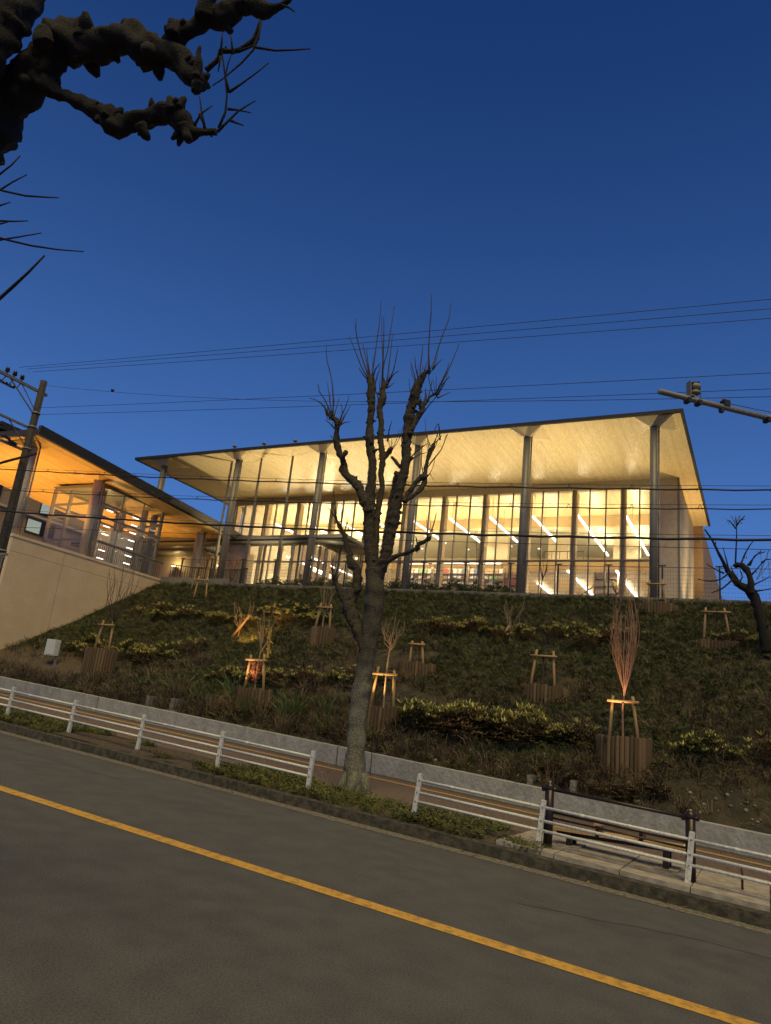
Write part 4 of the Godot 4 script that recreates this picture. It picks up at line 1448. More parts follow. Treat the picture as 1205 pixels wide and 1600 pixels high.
func bank_planting() -> void:
	var noise := FastNoiseLite.new()
	noise.seed = 5
	noise.frequency = 0.16
	# grass
	var spots := []
	var cols := []
	var dry := []
	var dryc := []
	var low := []
	var lowc := []
	for i in 52000:
		var x := rng.randf_range(-30.0, 10.0)
		var d := rng.randf_range(16.9, 29.6)
		if x < -28.7 and d > 20.3: continue
		var t := (d - 16.9) / 12.7
		var k := noise.get_noise_2d(x, d * 1.6)
		var green := smoothstep(-0.25, 0.25, k + (t - 0.27) * 1.1)
		var at := V(x, bank_y(x, d) - 0.02, d)
		if rng.randf() < green:
			if rng.randf() < 0.5:
				spots.append(turned(at, rng.randf_range(0.6, 1.3)))
				cols.append(Color(0.06, 0.068, 0.018).lerp(Color(0.11, 0.105, 0.03), rng.randf()) * rng.randf_range(0.6, 1.2))
			else:
				low.append(turned(at, rng.randf_range(0.7, 1.5), 0.3))
				lowc.append(Color(0.042, 0.06, 0.016).lerp(Color(0.085, 0.105, 0.03), rng.randf() * rng.randf()))
		elif rng.randf() < 0.7 * smoothstep(-0.35, 0.1, k) + 0.1:
			dry.append(turned(at, rng.randf_range(0.5, 1.6), 0.5))
			dryc.append(Color(0.06, 0.042, 0.02).lerp(Color(0.17, 0.12, 0.055), rng.randf() * rng.randf()) * rng.randf_range(0.5, 1.2))
	scatter("bank_grass", tuft(14, 0.17, 0.15, 0.006), M.grass, spots, cols)
	scatter("dry_weeds", tuft(9, 0.3, 0.26, 0.007), M.grass, dry, dryc)
	scatter("ground_cover", clover(26, 0.2, 0.1, 0.042), M.grass, low, lowc)
	# stones and litter of the bare lower slope
	var st := mb(false)
	lathe(st, Vector3.ZERO, [[0.0, 0.06], [0.05, 0.04], [0.06, 0.0], [0.03, -0.04], [0.0, -0.05]], 7)
	spots = []
	cols = []
	for i in 240:
		var x := rng.randf_range(-9.0, 5.0)
		var d := 17.0 + 2.0 * rng.randf() * rng.randf()
		spots.append(turned(V(x, bank_y(x, d) + 0.01, d), rng.randf_range(0.2, 0.9), 0.6))
		cols.append(Color(0.22, 0.18, 0.12) * rng.randf_range(0.4, 1.1))
	scatter("loose_stones", finish(st), M.grass, spots, cols)
	# verge grass in patches, clear of the paved pad
	spots = []
	cols = []
	low = []
	lowc = []
	for i in 16000:
		var x := rng.randf_range(-24.0, 4.0)
		var d := rng.randf_range(10.72, 12.5)
		if x > -3.7 and x < 1.2 and not (x > -3.35 and x < -2.75 and d < 11.25): continue
		var k := noise.get_noise_2d(x * 2.2, d * 3.0) + 0.3 - smoothstep(11.9, 12.6, d) * 0.5
		if x > -12.6 and x < -8.9: k -= 0.6
		if x > -9.2 and x < -7.3: k += 0.25
		if x > -5.2 and x < -3.7: k += 0.5 - smoothstep(11.6, 12.5, d) * 0.6
		if x < -12.6: k += 0.35
		if k < 0.05 * rng.randf(): continue
		var at := V(x, -1.64 + fall(x), d)
		if rng.randf() < 0.4:
			spots.append(turned(at, rng.randf_range(0.5, 1.1)))
			cols.append(Color(0.06, 0.07, 0.015).lerp(Color(0.17, 0.15, 0.03), rng.randf()))
		else:
			low.append(turned(at, rng.randf_range(0.5, 1.1), 0.3))
			lowc.append(Color(0.045, 0.06, 0.012).lerp(Color(0.2, 0.19, 0.035), rng.randf() * rng.randf()))
	scatter("verge_grass", tuft(9, 0.13, 0.1, 0.005), M.grass, spots, cols)
	scatter("verge_clover", clover(16, 0.12, 0.12, 0.045), M.grass, low, lowc)
	# fallen leaves on the pavement and gutter
	spots = []
	cols = []
	var fl := mb()
	leaf(fl, Vector3.ZERO, Vector3(1, 0.1, 0), Vector3.UP, 0.07, 0.05)
	for i in 420:
		var x := rng.randf_range(-18.0, 3.0)
		var d := rng.randf_range(12.5, 16.4) if i % 3 else 10.56 - 0.5 * rng.randf() * rng.randf()
		spots.append(turned(V(x, (-1.63 if d > 12.0 else -1.79) + fall(x), d), rng.randf_range(0.4, 1.0), 0.3))
		cols.append(Color(0.25, 0.15, 0.05) * rng.randf_range(0.3, 1.1))
	scatter("fallen_leaves", finish(fl), M.grass, spots, cols)
	# shrubs
	var body := []
	var tips := []
	for v in 4:
		var r: float = [0.5, 0.6, 0.42, 0.7][v]
		var h: float = [0.55, 0.6, 0.5, 0.7][v]
		body.append(shrub_mesh(170, r, h, false))
		tips.append(shrub_mesh(13, r, h, true))
	# [x from, x to, d from, d to, how many, size, words, what the count starts from]
	var rows := [
		[-8.3, -5.2, 18.3, 18.8, 10, 1.2, "pale-tipped shrub in the dense row below mid-bank", "the street tree"],
		[-5.0, -3.9, 18.6, 19.0, 4, 0.8, "small pale-tipped shrub uphill of the widest log ring", "the street tree"],
		[-2.1, 3.0, 18.6, 19.6, 8, 0.95, "pale-tipped shrub beyond the widest log ring", "that ring"],
		[-11.5, -3.6, 24.2, 25.4, 17, 0.85, "yellow-tipped shrub in the row across the upper bank", "the street tree"],
		[-25.6, -19.0, 21.4, 22.6, 15, 0.95, "yellow-tipped shrub in the lower row by the tan wall", "the wall"],
		[-26.0, -20.5, 25.2, 26.4, 12, 0.8, "yellow-tipped shrub in the row below the baluster railing", "the tan wall"],
		[-20.3, -15.2, 24.4, 26.0, 14, 0.8, "lamplit yellow shrub in the row beside the fallen stake", "the tan wall"],
		[-15.9, -13.4, 18.9, 19.6, 8, 0.75, "yellow-green shrub around the red-leaved sapling's log ring", "the drain box"],
		[-13.0, -10.0, 19.4, 20.4, 6, 0.7, "sparse shrub above the strap weeds", "the red-leaved sapling"],
		[-1.5, 4.0, 24.6, 25.4, 9, 0.75, "dim shrub high on the bank by the leaning pollard", "the tall support"],
	]
	var src := []
	for v in 4:
		var o := thing("shrub", "", "shrub")
		put("foliage", body[v], M.leaf_brown if v % 2 else M.leaf_dark, o).set_meta("kind", "stuff")
		put("leaf_tips", tips[v], M.leaf_tip, o).set_meta("kind", "stuff")
		src.append(o)
	var used := [false, false, false, false]
	for q in rows:
		for i in q[4]:
			var t: float = (i + rng.randf_range(0.1, 0.9)) / q[4]
			var x := lerpf(q[0], q[1], t)
			var d := rng.randf_range(q[2], q[3])
			var v := rng.randi_range(0, 3)
			var at := V(x, bank_y(x, d) - 0.1, d)
			var o: Node3D
			var words: String = "%s, %s from %s" % [q[6], nth(i), q[7]]
			if not used[v]:
				used[v] = true
				o = src[v]
				o.position = at
				o.set_meta("label", words)
				o.set_meta("group", String(q[6]).replace("shrub", "shrubs"))
			else:
				o = dup(src[v], at, rng.randf() * TAU, words, String(q[6]).replace("shrub", "shrubs"))
			o.scale = Vector3.ONE * float(q[5]) * rng.randf_range(0.75, 1.2)
	for q in [[-3.9, 17.35], [-3.3, 17.2], [-2.7, 17.25], [-2.1, 17.45], [-4.4, 17.6], [-9.9, 17.4], [-9.2, 17.35], [-8.7, 17.6], [-13.6, 17.3], [-12.9, 17.4]]:
		var o := dup(src[2], V(q[0], bank_y(q[0], q[1]) - 0.12, q[1]), rng.randf() * TAU, "low dark shrub at the foot of a log ring just above the low wall", "low dark shrubs at the foot of the log rings")
		o.get_child(1).free()
		o.get_child(0).material_override = M.leaf_brown
		o.scale = Vector3(1.0, 0.75, 1.0) * rng.randf_range(0.7, 1.0)
	# hedge on the terrace
	var hb := shrub_mesh(190, 0.5, 0.62, false)
	var hs := thing("hedge_bush", "", "bush")
	put("foliage", hb, M.leaf_green, hs).set_meta("kind", "stuff")
	var first := true
	for q in [[-23.4, -16.6, 13, "dark leafy bush in the hedge before the porch glass, %s from the flagpoles"], [-15.8, -9.4, 13, "dark leafy bush in the hedge below the magazine racks, %s from the street tree"]]:
		for i in q[2]:
			var x: float = lerpf(q[0], q[1], (i + rng.randf() * 0.5) / q[2])
			var at := V(x, top_y(x) + 0.0, 30.6 + rng.randf() * 0.5)
			var o: Node3D = hs if first else dup(hs, at, rng.randf() * TAU, q[3] % nth(i), String(q[3]).get_slice(",", 0).replace("bush", "bushes"))
			if first:
				hs.position = at
				hs.set_meta("label", q[3] % nth(i))
				hs.set_meta("group", String(q[3]).get_slice(",", 0).replace("bush", "bushes"))
			first = false
			o.scale = Vector3(1.15, 1.3, 1.15) * rng.randf_range(0.75, 1.15)
	# long strap weeds at the foot of the bank beside the street tree
	var wd := tuft(26, 0.75, 0.5, 0.014)
	for i in 26:
		var x := lerpf(-16.0, -9.0, rng.randf())
		var d := rng.randf_range(17.0, 18.2)
		var at := V(x, bank_y(x, d) - 0.03, d)
		var o := put("strap_weed", wd, M.leaf_green if i % 3 else M.leaf_brown)
		mark(o, "long strap-leaved weed at the foot of the bank uphill of the street tree", "weed", "strap-leaved weeds at the foot of the bank")
		o.position = at
		o.rotation.y = rng.randf() * TAU
		o.scale = Vector3.ONE * rng.randf_range(0.6, 1.1)

# log ring holding level soil, open to the hill
func log_ring(x: float, d: float, r: float, y: float, label: String) -> float:
	var o := thing("log_ring", label, "planter", "log ring planters on the bank")
	var drop := maxf(0.3, y - bank_y(x, d - 0.8 * r))
	var n := int(r * 1.25 * PI / 0.108)
	var k := 0
	for i in n:
		var a := lerpf(-0.12, PI + 0.12, i / float(n - 1))
		var px := x + r * cos(a)
		var pd := d + 0.25 * r - r * sin(a)
		var s := mb(false)
		var h := rng.randf_range(-0.035, 0.035)
		var pr := rng.randf_range(0.044, 0.053)
		lathe(s, V(px, y + h, pd), [[pr, -drop - 0.6], [pr, -0.012], [pr * 0.85, 0.0], [0.0, 0.003]], 8)
		piece("log", k, finish(s), [M.log, M.log_dark, M.log_pale, M.log_dark][rng.randi_range(0, 3)], o)
		k += 1
	var s := mb()
	lathe(s, V(x, y - 0.05, d + 0.25 * r), [[r, -0.3], [r * 0.98, 0.0], [0.0, 0.02]], 20)
	obj("soil", s, M.soil, o)
	return y - 0.04

func ring_at(p: Vector3, r: float, label: String) -> float:
	return log_ring(p.x, -p.z, r, p.y, label)

func stakes(x: float, d: float, y: float, h: float, label: String) -> void:
	var o := thing("tree_support", label, "tree support", "timber tree supports on the bank")
	var tip := rng.randf_range(-0.03, 0.03)
	for q in [-1, 1]:
		var s := mb(false)
		var hh := h * rng.randf_range(0.96, 1.05)
		rod(s, V(x + q * 0.36 * h + tip, y - 0.3, d + tip), V(x + q * 0.23 * h - tip, y + hh, d - tip), 0.042, 10, rng.randf_range(0.032, 0.038))
		obj("stake", s, M.stake, o)
	var s := mb(false)
	rod(s, V(x - 0.37 * h, y + h * 0.84, d - 0.06), V(x + 0.37 * h, y + h * 0.84, d - 0.06), 0.034, 10)
	obj("crossbar", s, M.stake, o)
	s = mb(false)
	tube(s, [Vector4(x - 0.05, y + h * 0.8, -d + 0.05, 0.012), Vector4(x, y + h * 0.81, -d + 0.1, 0.012), Vector4(x + 0.05, y + h * 0.8, -d + 0.05, 0.012)], 6)
	obj("rope_tie", s, M.pole, o)

# thin young tree: a stem that divides into upright rods
func sapling(x: float, d: float, y: float, h: float, fork: float, width: float, n: int, m: Material, label: String, leaves := 0, lm: Material = null, urn := false) -> void:
	var o := thing("sapling", label, "sapling")
	var s := mb(false)
	var f := V(x + 0.02, y + fork, d)
	tube(s, curve([Vector4(x, y - 0.1, -d, 0.028), Vector4(x - 0.015, y + fork * 0.5, -d, 0.024), Vector4(f.x, f.y, f.z, 0.02)], 0.1), 7)
	obj("stem", s, m, o)
	var lv := mb()
	for i in n:
		var a := TAU * i / n + rng.randf() * 0.8
		var reach := width * (0.55 + 0.45 * rng.randf())
		var top := y + h * (rng.randf_range(0.72, 1.0))
		var p0 := f + Vector3(0, -fork * 0.12 * rng.randf(), 0)
		var out := Vector3(cos(a), 0, sin(a) * 0.7) * reach
		var p1 := p0 + out * 0.5 + Vector3(0, (top - p0.y) * 0.3, 0)
		var p2 := p0 + out * (1.0 if urn else 0.8) + Vector3(0, (top - p0.y) * 0.65, 0)
		var p3 := Vector3(f.x + out.x * (0.6 if urn else 1.1), top, f.z + out.z)
		s = mb(false)
		var pts := []
		var wob := 0.07 * width / 0.36
		p1 += Vector3(rng.randf_range(-wob, wob), 0, rng.randf_range(-wob, wob))
		p2 += Vector3(rng.randf_range(-wob, wob), rng.randf_range(-wob, wob), rng.randf_range(-wob, wob))
		for p in [p0, p1, p2, p3]: pts.append(Vector4(p.x, p.y, p.z, 0.013 - 0.0028 * pts.size()))
		var c := curve(pts, 0.15)
		tube(s, c, 5)
		# side twigs
		for k in 4 if urn else 2:
			var b: Vector4 = c[rng.randi_range(c.size() / 3, c.size() - 1)]
			var bp := Vector3(b.x, b.y, b.z)
			var e := bp + Vector3(rng.randf_range(-0.16, 0.16), rng.randf_range(0.1, 0.3), rng.randf_range(-0.1, 0.1))
			rod(s, bp, e, 0.005, 4, 0.0025)
			for j in leaves: leaf(lv, bp.lerp(e, rng.randf()), Vector3(rng.randf_range(-1, 1), rng.randf_range(-1.0, 0.4), rng.randf_range(-1, 1)).normalized(), Vector3(0.2, 1, 0.3).normalized(), 0.07, 0.035)
		obj("shoot", s, m, o)
	if leaves: obj("leaves", lv, lm, o).set_meta("kind", "stuff")

func leaf_clump(label: String, parentless_at: Vector3, size: Vector3, n: int, m: Material, called := "leaf_spray") -> void:
	var s := mb()
	for i in n:
		var p := Vector3(rng.randf_range(-1, 1) * size.x, rng.randf_range(-1, 1) * size.y, rng.randf_range(-1, 1) * size.z)
		leaf(s, p, Vector3(rng.randf_range(-1, 1), rng.randf_range(-1, 0.5), rng.randf_range(-1, 1)).normalized(), Vector3(0.1, 1, 0.4).normalized(), 0.085, 0.045)
	for i in 5: rod(s, Vector3(rng.randf_range(-0.3, 0.3) * size.x, -size.y, 0), Vector3(rng.randf_range(-0.8, 0.8) * size.x, size.y * 0.8, 0), 0.006, 4)
	var o := obj(called, s, m)
	mark(o, label, "sapling")
	o.position = parentless_at

func spike_light(at: Vector3, target: Vector3, e: float, angle: float, c: Color, label: String) -> void:
	var o := thing("garden_spotlight", label, "garden light", "garden spotlights on the bank")
	var dirn := (target - at).normalized()
	var b := Basis.looking_at(dirn, Vector3(0.1, 0.9, 0.2)) * Basis(Vector3(1, 0, 0), -PI / 2)
	var s := mb(false)
	lathe(s, at, [[0.0, -0.1], [0.03, -0.1], [0.04, -0.02], [0.045, 0.03], [0.038, 0.03], [0.036, 0.012]], 12, b)
	obj("housing", s, M.dark_metal, o)
	s = mb(false)
	rod(s, at + Vector3(0, -0.3, 0), at - dirn * 0.07, 0.01, 6)
	obj("spike", s, M.dark_metal, o)
	s = mb()
	lathe(s, at, [[0.036, 0.014], [0.0, 0.016]], 12, b)
	obj("lens", s, M.warm_lamp, o)
	var l := SpotLight3D.new()
	l.name = "garden_beam"
	l.spot_angle = angle
	l.spot_angle_attenuation = 0.9
	l.light_energy = e
	l.light_color = c
	l.light_size = 0.035
	l.spot_range = 30.0
	l.spot_attenuation = 2.0
	l.shadow_enabled = true
	o.add_child(l)
	l.position = at + dirn * 0.06
	l.basis = Basis.looking_at(dirn, Vector3(0.1, 0.9, 0.2))

# ---------- trees ----------
func limb(parent: Node, called: String, pts: Array, m: Material, lump := 0.5, step := 0.035, sides := 14, freq := 36.0, spurs := 0.16) -> void:
	var s := mb(false)
	var c := curve(pts, step, lump * 0.25, pts[0].x * 3.0 + pts[0].y)
	tube(s, c, sides, lump * 0.36, freq)
	# knots and cut spurs
	for i in range(1, c.size() - 1):
		if rng.randf() > spurs: continue
		var p := Vector3(c[i].x, c[i].y, c[i].z)
		var t := (Vector3(c[i + 1].x, c[i + 1].y, c[i + 1].z) - p).normalized()
		var side := t.cross(Vector3(rng.randf_range(-1, 1), rng.randf_range(-1, 1), rng.randf_range(-1, 1))).normalized()
		var r: float = c[i].w
		var e := p + (side + t * 0.3) * r * rng.randf_range(1.25, 1.75)
		tube(s, [Vector4(p.x, p.y, p.z, r * 0.6), Vector4(lerpf(p.x, e.x, 0.75), lerpf(p.y, e.y, 0.75), lerpf(p.z, e.z, 0.75), r * rng.randf_range(0.28, 0.42)), Vector4(e.x, e.y, e.z, r * 0.14)], 7)
	obj(called, s, m, parent)

func twigs(parent: Node, list: Array, m: Material, r0 := 0.014, called := "shoot") -> void:
	for pts in list:
		var s := mb(false)
		var q := []
		for i in pts.size():
			var v: Vector4 = pts[i]
			v.w = r0 * (1.0 - 0.62 * i / maxf(1.0, pts.size() - 1.0))
			q.append(v)
		tube(s, curve(q, 0.1, 0.3, q[0].x), 6)
		obj(called, s, m, parent)

# bark with street light painted in: pale low down, dark above
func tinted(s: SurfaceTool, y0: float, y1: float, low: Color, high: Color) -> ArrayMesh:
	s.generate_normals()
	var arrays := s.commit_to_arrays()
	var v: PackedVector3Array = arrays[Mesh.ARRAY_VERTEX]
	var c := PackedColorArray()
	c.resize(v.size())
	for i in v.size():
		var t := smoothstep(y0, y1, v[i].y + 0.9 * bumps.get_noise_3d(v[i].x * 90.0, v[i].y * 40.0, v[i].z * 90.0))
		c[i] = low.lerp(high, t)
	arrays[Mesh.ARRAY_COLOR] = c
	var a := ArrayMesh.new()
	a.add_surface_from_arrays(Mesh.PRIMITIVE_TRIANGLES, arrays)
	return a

func trees() -> void:
	street_tree()
	near_tree()
	pollard()
	young_trees()

func street_tree() -> void:
	var t := thing("street_tree", "bare knobbly pollarded street tree in the gap of the white guard fence", "tree")
	var s := mb(false)
	tube(s, curve([V4(-6.79, -1.32, 12.75, 0.289), V4(-6.79, -1.17, 12.75, 0.229), V4(-6.80, -0.87, 12.75, 0.196), V4(-6.82, -0.59, 12.75, 0.182), V4(-6.86, 0.10, 12.75, 0.172), V4(-6.85, 0.69, 12.75, 0.164), V4(-6.83, 1.17, 12.75, 0.162), V4(-6.80, 1.54, 12.75, 0.168), V4(-6.79, 2.04, 12.75, 0.177), V4(-6.81, 2.55, 12.75, 0.188), V4(-6.86, 2.94, 12.75, 0.184)], 0.05, 0.1, 3.0), 26, 0.13, 14.0)
	for q in [[0.0, 0.36], [1.3, 0.3], [2.4, 0.34], [3.6, 0.3], [4.7, 0.38], [5.6, 0.3]]:
		var b: Vector3 = V(-6.79, -1.22, 12.75)
		var o := Vector3(cos(q[0]), 0, sin(q[0]))
		tube(s, [Vector4(b.x, b.y + 0.3, b.z, 0.11) + Vector4(o.x, 0, o.z, 0) * 0.12, Vector4(b.x, b.y + 0.06, b.z, 0.09) + Vector4(o.x, 0, o.z, 0) * 0.24, Vector4(b.x, b.y - 0.12, b.z, 0.05) + Vector4(o.x, 0, o.z, 0) * q[1]], 8, 0.1)
	put("trunk", tinted(s, 0.3, 1.7, Color(0.82, 0.84, 0.78), Color(0.34, 0.31, 0.26)), M.lamplit_bark, t)
	limb(t, "limb", [V4(-6.82, 2.74, 12.75, 0.151), V4(-6.92, 3.06, 12.73, 0.120), V4(-7.01, 3.46, 12.71, 0.115), V4(-7.07, 3.92, 12.69, 0.116), V4(-7.11, 4.47, 12.67, 0.118), V4(-7.09, 4.74, 12.65, 0.090), V4(-7.11, 5.14, 12.63, 0.085), V4(-7.19, 5.51, 12.62, 0.091), V4(-7.22, 5.66, 12.60, 0.095), V4(-7.25, 6.02, 12.58, 0.074), V4(-7.25, 6.37, 12.56, 0.076), V4(-7.28, 6.66, 12.54, 0.081), V4(-7.29, 6.92, 12.52, 0.086), V4(-7.37, 7.13, 12.50, 0.053)], M.bark)
	limb(t, "limb", [V4(-6.90, 3.00, 12.75, 0.087), V4(-6.91, 3.47, 12.78, 0.071), V4(-6.95, 3.95, 12.80, 0.070), V4(-6.96, 4.37, 12.83, 0.065), V4(-6.95, 4.73, 12.86, 0.059), V4(-7.02, 5.03, 12.88, 0.057), V4(-7.03, 5.32, 12.91, 0.069), V4(-7.11, 5.63, 12.94, 0.064), V4(-7.19, 5.94, 12.97, 0.066), V4(-7.21, 6.25, 12.99, 0.059), V4(-7.31, 6.58, 13.02, 0.071), V4(-7.28, 6.86, 13.05, 0.079), V4(-7.32, 7.10, 13.07, 0.060), V4(-7.23, 7.25, 13.10, 0.042)], M.bark)
	limb(t, "limb", [V4(-6.80, 2.81, 12.75, 0.141), V4(-6.68, 3.07, 12.74, 0.119), V4(-6.62, 3.30, 12.73, 0.119), V4(-6.59, 3.59, 12.72, 0.125), V4(-6.54, 3.91, 12.71, 0.126), V4(-6.50, 4.25, 12.70, 0.104), V4(-6.46, 4.58, 12.69, 0.099), V4(-6.39, 4.89, 12.68, 0.094), V4(-6.37, 5.16, 12.68, 0.094), V4(-6.38, 5.54, 12.67, 0.096), V4(-6.40, 5.92, 12.66, 0.093), V4(-6.37, 6.24, 12.65, 0.108), V4(-6.32, 6.52, 12.64, 0.095), V4(-6.28, 6.73, 12.63, 0.098), V4(-6.19, 6.95, 12.62, 0.080), V4(-6.11, 7.07, 12.61, 0.048), V4(-5.99, 7.17, 12.60, 0.036)], M.bark, 0.6)
	limb(t, "limb", [V4(-6.71, 3.40, 12.80, 0.066), V4(-6.70, 3.75, 12.81, 0.055), V4(-6.72, 3.99, 12.83, 0.044), V4(-6.71, 4.23, 12.84, 0.050), V4(-6.75, 4.37, 12.86, 0.039), V4(-6.69, 4.58, 12.87, 0.045), V4(-6.66, 4.89, 12.89, 0.056), V4(-6.64, 5.04, 12.90, 0.045)], M.bark, 0.8)
	limb(t, "limb", [V4(-7.06, 4.10, 12.60, 0.094), V4(-7.14, 4.30, 12.57, 0.089), V4(-7.27, 4.53, 12.54, 0.085), V4(-7.42, 4.73, 12.51, 0.079), V4(-7.57, 4.84, 12.48, 0.081), V4(-7.69, 5.00, 12.45, 0.074), V4(-7.68, 5.15, 12.42, 0.057), V4(-7.78, 5.32, 12.38, 0.063), V4(-7.83, 5.46, 12.35, 0.059), V4(-7.87, 5.68, 12.32, 0.057), V4(-7.87, 5.90, 12.29, 0.055), V4(-7.90, 6.04, 12.26, 0.065), V4(-8.03, 6.15, 12.23, 0.049), V4(-8.14, 6.25, 12.20, 0.033)], M.bark, 0.85)
	limb(t, "limb_stub", [V4(-7.67, 5.19, 12.30, 0.045), V4(-7.59, 5.32, 12.30, 0.045), V4(-7.57, 5.36, 12.30, 0.029)], M.bark, 0.6, 0.03)
	limb(t, "limb", [V4(-6.82, 1.35, 12.70, 0.115), V4(-7.02, 1.65, 12.73, 0.117), V4(-7.22, 1.97, 12.76, 0.129), V4(-7.36, 2.21, 12.79, 0.131), V4(-7.34, 2.43, 12.82, 0.104), V4(-7.27, 2.55, 12.85, 0.088), V4(-7.29, 2.77, 12.88, 0.082), V4(-7.36, 2.97, 12.92, 0.089), V4(-7.52, 3.12, 12.95, 0.079), V4(-7.63, 3.37, 12.98, 0.059), V4(-7.74, 3.57, 13.01, 0.051), V4(-7.80, 3.72, 13.04, 0.053), V4(-7.94, 3.90, 13.07, 0.044), V4(-8.10, 4.10, 13.10, 0.030)], M.bark, 0.85)
	limb(t, "limb", [V4(-7.48, 2.25, 13.00, 0.100), V4(-7.64, 2.45, 12.98, 0.084), V4(-7.73, 2.58, 12.95, 0.067), V4(-7.85, 2.73, 12.93, 0.051), V4(-7.88, 2.81, 12.90, 0.034)], M.bark, 0.85)
	limb(t, "limb", [V4(-6.32, 4.31, 12.70, 0.066), V4(-6.29, 4.46, 12.73, 0.055), V4(-6.21, 4.63, 12.77, 0.051), V4(-6.14, 4.78, 12.80, 0.044), V4(-6.04, 4.88, 12.83, 0.061), V4(-6.00, 4.93, 12.87, 0.044), V4(-6.02, 5.11, 12.90, 0.036), V4(-5.99, 5.33, 12.93, 0.040), V4(-5.96, 5.52, 12.97, 0.045), V4(-5.92, 5.68, 13.00, 0.027)], M.bark, 0.9, 0.03, 10)
	limb(t, "limb", [V4(-6.27, 4.37, 12.70, 0.049), V4(-6.15, 4.47, 12.76, 0.046), V4(-6.07, 4.59, 12.82, 0.048), V4(-6.01, 4.76, 12.89, 0.053), V4(-6.04, 4.91, 12.95, 0.033)], M.bark, 0.9, 0.03, 10)
	limb(t, "limb", [V4(-6.50, 3.06, 12.60, 0.053), V4(-6.38, 3.13, 12.57, 0.047), V4(-6.23, 3.17, 12.53, 0.038), V4(-6.08, 3.21, 12.50, 0.042), V4(-5.91, 3.25, 12.47, 0.040), V4(-5.82, 3.27, 12.43, 0.054), V4(-5.78, 3.34, 12.40, 0.041), V4(-5.68, 3.38, 12.37, 0.041), V4(-5.56, 3.44, 12.33, 0.033), V4(-5.50, 3.48, 12.30, 0.018)], M.bark, 0.9, 0.03, 10)
	limb(t, "limb", [V4(-6.30, 5.74, 12.60, 0.056), V4(-6.25, 5.96, 12.64, 0.045), V4(-6.24, 6.12, 12.69, 0.052), V4(-6.16, 6.27, 12.73, 0.061), V4(-6.17, 6.45, 12.77, 0.052), V4(-6.12, 6.51, 12.81, 0.039), V4(-6.05, 6.67, 12.86, 0.029), V4(-5.93, 6.76, 12.90, 0.034)], M.bark, 1.0, 0.03, 10)
	limb(t, "limb_stub", [V4(-6.20, 6.39, 12.60, 0.039), V4(-6.15, 6.47, 12.60, 0.045), V4(-6.14, 6.51, 12.60, 0.028)], M.bark, 0.6, 0.03, 8)
	limb(t, "limb_stub", [V4(-7.07, 5.34, 12.95, 0.046), V4(-7.00, 5.39, 12.95, 0.046), V4(-6.95, 5.51, 12.95, 0.053), V4(-6.89, 5.59, 12.95, 0.058), V4(-6.86, 5.62, 12.95, 0.035)], M.bark, 0.9, 0.03, 8)
	limb(t, "limb_stub", [V4(-6.35, 4.76, 12.70, 0.055), V4(-6.46, 4.82, 12.70, 0.050), V4(-6.52, 4.88, 12.70, 0.056), V4(-6.59, 4.96, 12.70, 0.045)], M.bark, 0.9, 0.03, 8)
	limb(t, "limb_stub", [V4(-6.36, 4.98, 12.70, 0.055), V4(-6.52, 5.10, 12.70, 0.045), V4(-6.60, 5.19, 12.70, 0.038), V4(-6.72, 5.31, 12.70, 0.025)], M.bark, 0.7, 0.03, 8)
